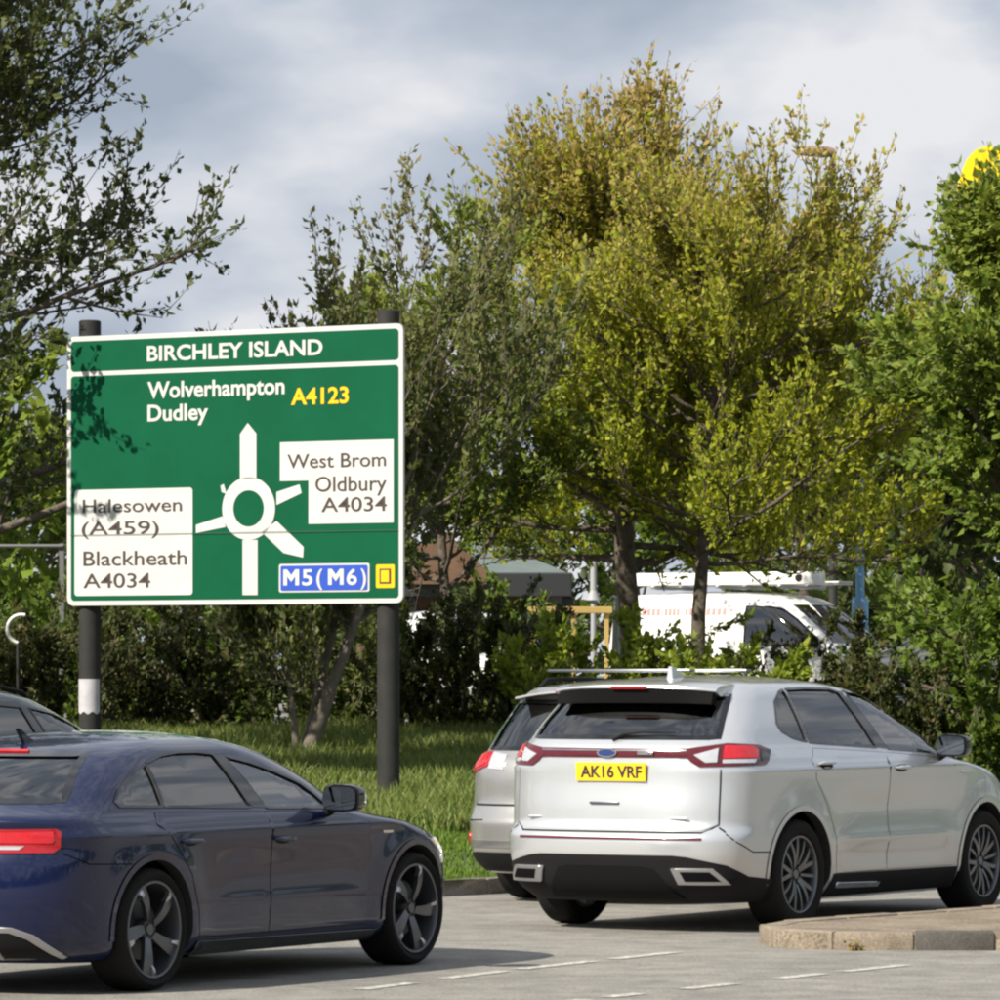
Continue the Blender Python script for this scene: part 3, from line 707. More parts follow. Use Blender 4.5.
# ---- silver crossover, seen whole from behind
def silver_suv():
    fl = bump_arch((-1.425, 1.425), .37, .43, .016)
    def side(x, z):
        o = fl(x, z)
        # concave door with a raised lower swage between the axles
        mid = np.clip((1.10 - np.abs(x)) / .55, 0, 1); mid = mid * mid * (3 - 2 * mid)
        o = o - mid * crease(z, .78, .018, .12) + mid * (crease(z, .585, .014, .035) - crease(z, .46, .012, .06))
        o = o + crease(z, 1.075, .010, .02)
        return o
    W = [(.2, .84), (.28, .895), (.35, .925), (.5, .94), (.62, .945), (.8, .95), (.95, .955), (1.03, .957), (1.07, .955), (1.09, .943), (1.15, .925), (1.19, .90), (1.22, .882), (1.35, .832), (1.5, .76), (1.58, .715), (1.61, .685), (1.635, .64)]
    XR = [(.2, -2.2), (.25, -2.28), (.3, -2.36), (.45, -2.42), (.52, -2.44), (.60, -2.445), (.655, -2.43), (.68, -2.39), (.72, -2.375), (.8, -2.37), (1.0, -2.35), (1.1, -2.345), (1.2, -2.335), (1.25, -2.30), (1.27, -2.27), (1.35, -2.20), (1.5, -2.05), (1.6, -1.95), (1.635, -1.9)]
    XF = [(.2, 2.1), (.3, 2.25), (.5, 2.33), (.7, 2.34), (.85, 2.28), (.95, 2.15), (1.02, 1.95), (1.07, 1.65), (1.12, 1.32), (1.15, 1.22), (1.2, 1.12), (1.3, .93), (1.4, .70), (1.5, .46), (1.58, .22), (1.61, .10), (1.635, -.05)]
    q = [(-1.20, 1.25), (-1.22, 1.60), (-1.30, 1.585), (-1.43, 1.52), (-1.53, 1.37), (-1.50, 1.325), (-1.38, 1.28)]
    rw = [(-1.165, 1.245), (-.20, 1.20), (-.45, 1.585), (-.55, 1.605), (-.9, 1.61), (-1.185, 1.602)]
    fw = [(-.05, 1.19), (.80, 1.145), (.72, 1.25), (.58, 1.365), (.35, 1.455), (.12, 1.525), (-.12, 1.57), (-.36, 1.59)]
    rd = [(-.14, .36), (-.14, 1.165), (-1.15, 1.205), (-1.24, 1.13), (-1.22, 1.0), (-1.05, .82), (-.93, .60), (-.90, .36)]
    fd = [(-.125, .36), (-.125, 1.165), (.86, 1.11), (.93, .95), (.93, .36)]
    lamp = [(-.50, 1.205), (-.80, 1.245), (-1.10, 1.235), (-1.255, 1.20), (-1.21, 1.135), (-1.17, 1.105), (-.64, 1.095), (-.58, 1.13)]
    spec = dict(name='silver_crossover', label='silver crossover with yellow rear number plate beside the kerbed traffic island', cat='car', pos=(1.94, 35.11), heading=31, paint=M_paint_silver,
        shape=dict(W=W, XR=XR, XF=XF, zc=1.635, ztop=1.70, taper=(.055, .09), Lr=.46, nr=3.0, Lf=.62, nf=2.3, side=side),
        cabin=(-2.05, .95), floor=.5, axles=(-1.425, 1.425), wr=.368, arch=.425, wy=.815,
        side_windows=[('quarter', q, M_gdark), ('rear', rw, M_gdark), ('front', fw, M_glight)], fx=-.1,
        rear_window=[(-.70, 1.285), (.70, 1.285), (.62, 1.56), (-.62, 1.56)], rear_glass=M_gdark, front_window=[(-.70, 1.17), (.70, 1.17), (.58, 1.57), (-.58, 1.57)],
        doors=[('rear', rd), ('front', fd)], handles=[('rear', -1.08, 1.095), ('front', .04, 1.06)], hl=.23, hm=M_paint_silver,
        mirror=(.66, 1.06, 1.205), mm=M_gloss,
        side_trims=[('b_pillar_trim', [(-.19, 1.20), (-.06, 1.19), (-.365, 1.592), (-.44, 1.588)], M_gloss, .004), ('sill_cladding', [(-.98, .205), (1.0, .205), (.96, .345), (-.94, .355)], M_black, .012),
                    ('sill_strip', [(-.86, .265), (-.2, .255), (-.2, .285), (-.86, .30)], M_chrome, .020), ('fender_vent', [(1.0, 1.03), (1.14, 1.02), (1.14, 1.0), (1.0, 1.01)], M_chrome, .008)],
        panels=[('lower_bumper', [(-1.30, .205), (-1.32, .345), (-1.02, .375), (-.86, .45), (-.60, .505), (-.5, .515), (.5, .515), (.60, .505), (.86, .45), (1.02, .375), (1.32, .345), (1.30, .205)], 's', M_black, .008),
                ('diffuser', [(-.50, .235), (-.36, .43), (-.28, .45), (.28, .45), (.36, .43), (.50, .235)], 's', M_vent, .018, .03)]
                + both('exhaust_frame', [(-.52, .335), (-.485, .435), (-.76, .435), (-.86, .335)], 's', M_alloy_l, .028, .03)
                + both('exhaust_opening', [(-.57, .355), (-.545, .415), (-.735, .415), (-.80, .355)], 's', M_seam, .031, .005)
                + [('tailgate', [(-.775, .72), (-.68, .675), (.68, .675), (.775, .72), (.775, 1.085), (.60, 1.085), (.50, 1.15), (-.50, 1.15), (-.60, 1.085), (-.775, 1.085)], 's', M_paint_silver, .006, .01, .05),
                   ('reflector_strip', [(-.70, .615), (.70, .615), (.70, .63), (-.70, .63)], 's', M_reddark, .006, .008),
                   ('light_bar', [(-.62, 1.155), (.62, 1.155), (.62, 1.212), (-.62, 1.212)], 's', M_reddark, .013, .02),
                   ('light_bar_strip', [(-.55, 1.196), (.55, 1.196), (.55, 1.203), (-.55, 1.203)], 's', M_chrome, .017, .006),
                   ('light_bar_strip', [(-.55, 1.165), (.55, 1.165), (.55, 1.171), (-.55, 1.171)], 's', M_reddark, .017, .006)]
                + both('tail_lamp', lamp, 's', M_reddark, .012, .02)
                + both('reversing_lens', [(-.60, 1.172), (-.755, 1.212), (-.755, 1.125), (-.68, 1.122)], 's', M_clear, .018, .01)
                + both('brake_lens', [(-.79, 1.228), (-1.02, 1.228), (-1.09, 1.195), (-1.06, 1.15), (-.79, 1.15)], 's', M_redlit, .018, .01)
                + both('indicator_lens', [(-.79, 1.142), (-1.05, 1.142), (-1.03, 1.118), (-.79, 1.118)], 's', M_clear, .018, .01)
                + both('lamp_end', [(-1.10, 1.215), (-1.235, 1.190), (-1.20, 1.14), (-1.11, 1.13)], 's', M_gloss, .016, .01),
        strips=[('tailgate_seam', [(-.785, 1.08), (-.785, .715), (-.69, .665), (.69, .665), (.785, .715), (.785, 1.08)], .008, 's', M_seam, .002),
                ('bumper_seam', [(-.785, .70), (-.95, .60), (-1.10, .535), (-1.30, .53)], .008, 's', M_seam, .002), ('bumper_seam', [(.785, .70), (.95, .60), (1.10, .535), (1.30, .53)], .008, 's', M_seam, .002),
                ('fuel_flap_seam', [(-1.75, .92), (-1.60, .92), (-1.60, 1.05), (-1.75, 1.05), (-1.75, .92)], .006, 'y', M_seam, .001)][:3],
        wheel=(.368, .262, .25, 'multi', M_alloy_f), seats=([.15, -.75], .37, .42, .58), steer=(.62, -.37, 1.0), arch_mat=M_paint_silver)
    root, B = build_car(spec)
    # number plate in its recess
    l, n = B.rear(-.0, 1.06); o = plate(root, (l.x - .022, -.015, 1.06), R(-3), 'AK16 VRF', .53, .125)
    l2, n2 = B.rear(0, 1.185)
    # oval badge and chrome plate lights
    e = MB(); pts = [(.075 * math.cos(a), .030 * math.sin(a)) for a in np.linspace(0, 2 * math.pi, 29)[:-1]]
    e.prism(pts, 0, .012, lambda u, v, w: (l2.x - .016 - w, u + .02, 1.186 + v)); e.build('badge', M_chrome, root)
    e = MB(); e.prism([(u * .84, v * .78) for u, v in pts], 0, .003, lambda u, v, w: (l2.x - .0285 - w, u + .02, 1.186 + v)); e.build('badge_face', mat('badge_blue', (.02, .04, .16), .2, coat=.8), root)
    for y, w in ((-.27, .12),):
        MB().box((l2.x - .022, y, 1.186), (.012, w, .026), 0, .006).build('badge_letters', M_chrome, root, True, 40)
    for y, w in ((.56, .15), (-.50, .17)):
        l3, _ = B.rear(y, .755); MB().box((l3.x - .010, y, .755), (.006, w, .016), 0, .003).build('badge_letters', M_alloy_l, root)
    l3, _ = B.rear(0, .85); MB().box((l3.x - .012, 0.03, .855), (.018, .22, .016), 0, .004).build('tailgate_handle', M_alloy_d, root, True)
    # roof spoiler with high brake lamp
    sp = MB(); V = []; n = 15
    for i in range(n):
        y = -.615 + 1.23 * i / (n - 1); k = (abs(y) / .615); dz = -.028 * k ** 3; dx = .12 * k ** 4
        for x, z in ((-1.72, 1.668), (-1.95, 1.655), (-2.13 + dx, 1.632), (-2.135 + dx, 1.618), (-2.12 + dx, 1.608), (-1.95, 1.585), (-1.80, 1.60)): V.append((x, y * (1 - .04 * (x > -1.9)), z + dz))
    F = [(i * 7 + j, i * 7 + (j + 1) % 7, (i + 1) * 7 + (j + 1) % 7, (i + 1) * 7 + j) for i in range(n - 1) for j in range(7)] + [tuple(range(7))[::-1], tuple((n - 1) * 7 + j for j in range(7))]
    spo = mk('spoiler', V, F, M_paint_silver, root, True, 40)
    V2 = []
    for i in range(n):
        y = -.59 + 1.18 * i / (n - 1); k = (abs(y) / .615); dz = -.028 * k ** 3; dx = .12 * k ** 4
        V2 += [(-2.118 + dx, y, 1.604 + dz), (-2.09 + dx * .5, y, 1.515 + dz * .3), (-2.02, y, 1.51 + dz * .3), (-1.95, y, 1.584 + dz)]
    F2 = [(i * 4 + j, i * 4 + (j + 1) % 4, (i + 1) * 4 + (j + 1) % 4, (i + 1) * 4 + j) for i in range(n - 1) for j in range(4)] + [(3, 2, 1, 0), tuple((n - 1) * 4 + j for j in range(4))]
    mk('spoiler_underside', V2, F2, M_vent, spo, True, 40)
    MB().box((-2.137, -.02, 1.617), (.014, .27, .022), 0, .005).build('high_brake_lamp', M_red, spo)
    # wiper, aerial fin
    w = MB(); pts = [B.rear(y, z)[0] + Vector((-.025, 0, 0)) for y, z in ((.02, 1.275), (-.05, 1.31), (-.2, 1.325), (-.42, 1.322))]; w.tube(pts, [.016, .012, .009, .006], 6); w.build('wiper', M_black, root, True)
    w = MB(); l4, _ = B.top(-1.45, 0); w.prism([(-.09, -.01), (.10, -.01), (.04, .03), (-.06, .075), (-.085, .075)], -.022, .022, lambda u, v, t: (l4.x + u, t * (1 - max(v, 0) * 6), l4.z + v)); w.build('aerial_fin', M_paint_silver, root)
    return root
silver_suv()

# ---- navy fastback in the foreground
def blue_car():
    fl = bump_arch((-1.405, 1.405), .33, .40, .016)
    def side(x, z):
        mid = np.clip((1.12 - np.abs(x)) / .55, 0, 1); mid = mid * mid * (3 - 2 * mid)
        return fl(x, z) - mid * crease(z, .62, .007, .12) + mid * crease(z, .43, .007, .035) + crease(z, .845, .012, .022) - crease(z, .90, .006, .03)
    W = [(.17, .80), (.22, .865), (.30, .89), (.45, .898), (.60, .905), (.75, .91), (.83, .912), (.855, .91), (.88, .898), (.91, .885), (.935, .86), (.95, .845), (1.1, .775), (1.22, .705), (1.29, .65), (1.315, .615), (1.335, .57)]
    XR = [(.17, -2.1), (.24, -2.22), (.40, -2.31), (.55, -2.34), (.70, -2.33), (.80, -2.31), (.88, -2.31), (.925, -2.34), (.945, -2.32), (.97, -2.22), (1.0, -2.14), (1.03, -2.07), (1.1, -1.95), (1.2, -1.76), (1.28, -1.56), (1.31, -1.44), (1.335, -1.28)]
    XF = [(.17, 1.95), (.25, 2.15), (.4, 2.27), (.55, 2.28), (.65, 2.25), (.72, 2.17), (.78, 2.02), (.84, 1.75), (.89, 1.40), (.93, 1.16), (.96, 1.07), (1.0, 1.0), (1.1, .82), (1.2, .60), (1.28, .37), (1.31, .25), (1.335, .10)]
    q = [(-1.20, .985), (-1.20, 1.215), (-1.40, 1.155), (-1.56, 1.08), (-1.63, 1.02), (-1.60, .995)]
    rw = [(-1.18, .985), (-.31, .962), (-.475, 1.262), (-.62, 1.275), (-.82, 1.275), (-1.0, 1.26), (-1.18, 1.222)]
    fw = [(-.16, .957), (.52, .942), (.42, 1.02), (.30, 1.085), (.08, 1.155), (-.15, 1.212), (-.37, 1.25)]
    rd = [(-.225, .27), (-.225, .935), (-1.30, .955), (-1.35, .90), (-1.22, .80), (-1.05, .62), (-.97, .42), (-.95, .27)]
    fd = [(-.21, .27), (-.21, .935), (.60, .915), (.86, .85), (.86, .27)]
    lamp = [(-.30, .885), (-.30, .76), (-.78, .762), (-.815, .79), (-.82, .87), (-.79, .89)]
    spec = dict(name='navy_fastback', label='navy blue fastback car in the foreground with large grey five-spoke wheels', cat='car', pos=(-1.965, 28.55), heading=29, paint=M_paint_blue,
        shape=dict(W=W, XR=XR, XF=XF, zc=1.335, ztop=1.392, taper=(.06, .09), Lr=.52, nr=2.7, Lf=.65, nf=2.3, side=side),
        cabin=(-1.9, .85), floor=.36, axles=(-1.405, 1.405), wr=.332, arch=.375, wy=.785,
        side_windows=[('quarter', q, M_gdark), ('rear', rw, M_gmid), ('front', fw, M_glight)], fx=.0,
        rear_window=[(-.66, 1.03), (.66, 1.03), (.50, 1.275), (-.50, 1.275)], rear_glass=M_gdark, front_window=[(-.66, .985), (.66, .985), (.50, 1.29), (-.50, 1.29)],
        doors=[('rear', rd), ('front', fd)], handles=[('rear', -1.06, .80), ('front', -.10, .785)], hl=.21, hm=M_paint_blue,
        mirror=(.42, 1.0, 1.0), mm=M_gloss,
        side_trims=[('b_pillar_trim', [(-.30, .962), (-.17, .957), (-.375, 1.252), (-.47, 1.264)], M_gloss, .004), ('sill_cladding', [(-.98, .18), (.98, .18), (.96, .235), (-.96, .25)], M_gloss, .016), ('side_badge', [(1.02, .785), (1.12, .785), (1.12, .80), (1.02, .80)], M_chrome, .006)],
        panels=both('tail_lamp', lamp, 's', M_red, .010, .02) + both('brake_lens', [(-.33, .872), (-.33, .815), (-.77, .815), (-.785, .83), (-.775, .872)], 's', M_redlit, .015, .01) + both('indicator_lens', [(-.33, .80), (-.33, .778), (-.60, .778), (-.63, .80)], 's', M_clear, .014, .01)
               + both('exhaust_trim', [(-.40, .20), (-.40, .375), (-.55, .37), (-.66, .33), (-.78, .215), (-.74, .205), (-.62, .31), (-.53, .345), (-.43, .345), (-.43, .20)], 's', M_alloy_l, .012, .015)
               + both('exhaust_opening', [(-.44, .205), (-.44, .335), (-.53, .335), (-.61, .30), (-.72, .205)], 's', M_black, .008, .01)
               + [('diffuser', [(-.39, .19), (-.39, .36), (.39, .36), (.39, .19)], 's', M_black, .010, .01)]
               + both('headlight', [(-.62, .62), (-.60, .72), (-.95, .74), (-1.14, .735), (-1.10, .66), (-.9, .60)], 'pf', M_amber, .006, .01),
        strips=[('bumper_seam', [(-.83, .76), (-1.0, .70), (-1.35, .69)], .006, 's', M_seam, .002)],
        wheel=(.332, .265, .255, 'rotor', M_alloy_d, M_alloy_l), seats=([.05, -.80], .35, .30, .52), steer=(.45, -.36, .86))
    root, B = build_car(spec)
    l, n = B.rear(0, .62); plate(root, (l.x - .012, 0, .62), 0, 'AK16 VRF') if False else None
    l, n = B.top(-1.28, .0)
    w = MB(); w.prism([(-.05, -.01), (.06, -.01), (-.02, .03), (-.10, .075), (-.115, .072)], -.012, .012, lambda u, v, t: (l.x + u, t, l.z + v)); w.build('aerial_fin', M_gloss, root)
    pts = [B.rear(y, 1.284) for y in np.linspace(-.18, .18, 5)]
    w = MB(); w.tube([p + nn * .006 for p, nn in pts], .010, 6); w.build('high_brake_lamp', M_redlit, root, True)
    return root
blue_car()

# ---- other vehicles share one body style each
def suv_shape(h=1.67, Wd=.90, xr=-2.38, xf=2.28):
    k = h / 1.67
    W = [(.22, .80), (.3, .86), (.4, .88), (.6, .89), (.9, .90), (.98, .898), (1.05, .875), (1.1, .845), (1.3, .775), (1.5, .69), (1.56, .655), (1.60, .60)]
    XR = [(.22, -2.2), (.33, -2.33), (.45, -2.38), (.60, -2.375), (.68, -2.33), (.75, -2.30), (.95, -2.28), (1.06, -2.25), (1.12, -2.20), (1.3, -2.07), (1.5, -1.91), (1.6, -1.82)]
    XF = [(.22, 2.0), (.35, 2.2), (.55, 2.26), (.75, 2.24), (.88, 2.10), (.95, 1.85), (1.01, 1.45), (1.06, 1.15), (1.1, 1.07), (1.2, .90), (1.35, .60), (1.5, .25), (1.56, .08), (1.6, -.10)]
    f = lambda T, a: [(z * k, x * a) for z, x in T]
    return dict(W=f(W, Wd / .9), XR=f(XR, xr / -2.38), XF=f(XF, xf / 2.28), zc=1.6 * k, ztop=h, taper=(.06, .09), Lr=.48, nr=2.8, Lf=.6, nf=2.3, side=bump_arch((-1.335, 1.335), .35, .42, .012))
def suv_spec(h, name, label, pos, heading, paint, cat='car', z=0, xr=-2.38, group=None):
    k = h / 1.67; sc = lambda P: [(x, zz * k) for x, zz in P]; a = xr / -2.38
    q = [(-1.22, 1.14), (-1.22, 1.49), (-1.45, 1.46), (-1.80 * a, 1.30), (-1.86 * a, 1.22), (-1.7 * a, 1.17)]
    rw = [(-1.19, 1.14), (-.22, 1.10), (-.40, 1.49), (-.7, 1.51), (-1.19, 1.50)]
    fw = [(-.08, 1.095), (.78, 1.06), (.55, 1.23), (.2, 1.38), (-.05, 1.45), (-.30, 1.485)]
    rd = [(-.14, .36), (-.14, 1.06), (-1.15, 1.10), (-1.24, 1.0), (-1.05, .78), (-.9, .55), (-.88, .36)]; fd = [(-.125, .36), (-.125, 1.06), (.80, 1.02), (.88, .9), (.88, .36)]
    return dict(name=name, label=label, cat=cat, group=group, pos=pos, z=z, heading=heading, paint=paint, shape=suv_shape(h, xr=xr), cabin=(-2.0 * a, .85), floor=.48, axles=(-1.335, 1.335), wr=.345, arch=.40, wy=.77,
        side_windows=[('quarter', sc(q), M_gdark), ('rear', sc(rw), M_gdark), ('front', sc(fw), M_gmid)], fx=-.1,
        rear_window=[(-.68, 1.15 * k), (.68, 1.15 * k), (.60, 1.50 * k), (-.60, 1.50 * k)], rear_glass=M_gdark, front_window=[(-.66, 1.10 * k), (.66, 1.10 * k), (.54, 1.52 * k), (-.54, 1.52 * k)],
        doors=[('rear', sc(rd)), ('front', sc(fd))], handles=[('rear', -1.05, .99 * k), ('front', .0, .97 * k)], mirror=(.60, .99, 1.12 * k),
        wheel=(.345, .232, .22, 'five', M_alloy_l), seats=([.15, -.7], .35, .42, .52 * k), steer=(.55, -.36, .95 * k))
def silver_estate():
    s = suv_spec(1.67, 'silver_estate', 'silver estate car with roof bars, mostly hidden behind the silver crossover', (1.56, 38.95), 31, M_paint_grey)
    s['panels'] = (both('tail_lamp', [(-.62, 1.125), (-.62, 1.02), (-.98, .93), (-1.10, .95), (-1.16, 1.07), (-1.0, 1.10)], 's', M_red, .012, .02)
        + both('brake_lens', [(-.66, 1.11), (-.66, 1.03), (-.96, .955), (-1.05, .97), (-1.08, 1.055), (-.96, 1.08)], 's', M_redlit, .018, .01)
        + both('reversing_lens', [(-.44, 1.10), (-.44, .99), (-.60, 1.0), (-.605, 1.12)], 's', M_clear, .014, .02)
        + both('reflector', [(-.80, .52), (-.80, .44), (-.99, .44), (-1.01, .53)], 's', M_red, .012, .015)
        + [('lower_bumper', [(-1.2, .24), (-1.22, .34), (-.7, .38), (.7, .38), (1.22, .34), (1.2, .24)], 's', M_black, .008), ('bumper_strip', [(-.78, .42), (.78, .42), (.78, .47), (-.78, .47)], 's', M_alloy_l, .010), ('tailgate', [(-.74, .74), (.74, .74), (.76, .95), (.4, 1.06), (-.4, 1.06), (-.76, .95)], 's', M_paint_grey, .006)])
    s['strips'] = [('tailgate_seam', [(-.77, .95), (-.75, .73), (.75, .73), (.77, .95)], .012, 's', M_seam, .002), ('bumper_seam', [(.6, .62), (1.3, .60)], .009, 's', M_seam, .002)]
    root, B = build_car(s)
    for sg in (-1, 1):
        pts = [B.top(x, sg * .53)[0] + Vector((0, 0, h)) for x, h in ((-1.55, .0), (-1.45, .05), (-.9, .055), (-.3, .055), (.0, .045), (.1, 0))]
        MB().tube(pts, .018, 8).build('roof_rail', M_black, root, True, 50)
    for x in (-1.25, -.35):
        MB().box((x, 0, 1.732), (.09, 1.24, .024), 0, .008).build('roof_bar', M_alloy_f, root, True, 40)
    sp = MB(); V = []; n = 11
    for i in range(n):
        y = -.50 + 1.0 * i / (n - 1); dz = -.05 * (abs(y) / .5) ** 2
        for x, zz in ((-1.68, 1.612), (-1.97, 1.585), (-1.98, 1.57), (-1.8, 1.55)): V.append((x, y, zz + dz))
    F = [(i * 4 + j, i * 4 + (j + 1) % 4, (i + 1) * 4 + (j + 1) % 4, (i + 1) * 4 + j) for i in range(n - 1) for j in range(4)] + [(3, 2, 1, 0), tuple((n - 1) * 4 + j for j in range(4))]
    spo = mk('spoiler', V, F, M_paint_grey, root, True, 40); MB().box((-1.978, 0, 1.577), (.012, .3, .02), 0, .004).build('high_brake_lamp', M_redlit, spo)
silver_estate()
def small_vehicles():
    r, B = build_car(suv_spec(1.65, 'black_hatchback', 'black hatchback at the left edge, its roof showing behind the navy fastback', (-3.82, 36.3), 30, M_paint_black))
    pts = [B.top(x, -.5)[0] + Vector((0, 0, h)) for x, h in ((-1.5, .0), (-1.4, .035), (-.5, .04), (-.1, .035), (.0, 0))]; MB().tube(pts, .014, 8).build('roof_rail', M_black, r, True, 50)
    build_car(suv_spec(1.60, 'parked_car', 'white parked car behind the dark shrub right of the sign', (-0.62, 72), 172, M_paint_white, z=1.056, group='parked cars beyond the hedge'))
    build_car(suv_spec(1.55, 'parked_car', 'silver parked car behind the dark shrubs near the right edge', (6.35, 66), 255, M_paint_grey, z=1.056, group='parked cars beyond the hedge'))
small_vehicles()

def van():
    W = [(.22, .80), (.3, .87), (.5, .90), (.9, .905), (1.05, .90), (1.2, .885), (1.5, .845), (1.7, .80), (1.75, .775), (1.79, .72)]
    XR = [(.22, -2.0), (.3, -2.12), (.5, -2.16), (1.0, -2.15), (1.5, -2.11), (1.7, -2.07), (1.79, -1.98)]
    XF = [(.22, 2.0), (.35, 2.16), (.6, 2.2), (.85, 2.14), (.98, 1.95), (1.05, 1.72), (1.10, 1.58), (1.2, 1.44), (1.5, 1.02), (1.68, .74), (1.75, .58), (1.79, .40)]
    fw = [(.05, 1.13), (1.22, 1.08), (1.10, 1.22), (.80, 1.46), (.58, 1.60), (.40, 1.635), (.05, 1.64)]
    spec = dict(name='white_van', label='white van with roof carrier parked beyond the hedge between tree trunks', cat='van', pos=(3.68, 67.5), z=0.98, heading=122, paint=M_paint_white,
        shape=dict(W=W, XR=XR, XF=XF, zc=1.79, ztop=1.85, taper=(.02, .08), Lr=.25, nr=4, Lf=.6, nf=2.4), cabin=(-.2, 1.35), floor=.5, axles=(-1.35, 1.35), wr=.32, arch=.37, wy=.77,
        side_windows=[('front', fw, M_gmid)], rear_window=None, rear_glass=M_gdark, front_window=[(-.72, 1.14), (.72, 1.14), (.60, 1.66), (-.60, 1.66)], fx=.3,
        doors=[('front', [(-.05, .35), (-.05, 1.08), (1.25, 1.03), (1.30, .9), (.98, .7), (.92, .35)]), ('slide', [(-1.0, .35), (-1.0, 1.68), (-.08, 1.68), (-.08, .35)])], handles=[('front', .1, .98), ('slide', -.2, .98)], hm=M_black,
        mirror=(1.02, 1.05, 1.16), mm=M_black, wheel=(.32, .2, .2, 'five', M_alloy_l), seats=([.45], .38, .55, .62), steer=(.95, -.38, 1.1))
    root, B = build_car(spec)
    # roof carrier: white tray on three bars with a round end cap
    for x in (-1.5, -.5, .45): MB().box((x, 0, 1.90), (.05, 1.3, .05), 0, .01).build('roof_bar', M_alloy_l, root)
    c = MB(); c.box((-.55, -.42, 2.015), (3.0, .34, .17), 0, .02); o = c.build('roof_tube', M_paint_white, root, True, 40)
    MB().lathe([(.001, -.006), (.05, -.006), (.05, .006), (.001, .006)], 16, 'y', (.72, -.594, 2.015)).build('tube_cap', M_black, o, True, 40)
    c = MB(); c.box((-.5, .32, 1.955), (2.9, .40, .05), 0, .01); c.build('ladder', M_alloy_l, root)
    # faded red lettering on the side
    M_redtxt = mat('red_lettering', (.62, .22, .22), .5)
    for x0, x1, zz, h in ((-1.55, -1.25, 1.52, .10), (-1.2, -.95, 1.52, .10), (-.88, -.62, 1.52, .10), (-.55, -.22, 1.52, .10)):
        k = 4
        for i in range(k):
            a = x0 + (x1 - x0) * i / k; B.panel('lettering', [(a, zz), (a + (x1 - x0) / k * .7, zz), (a + (x1 - x0) / k * .7, zz + h), (a, zz + h * .9)], 'y', M_redtxt, root, .006, .004, .08, -1)
van()

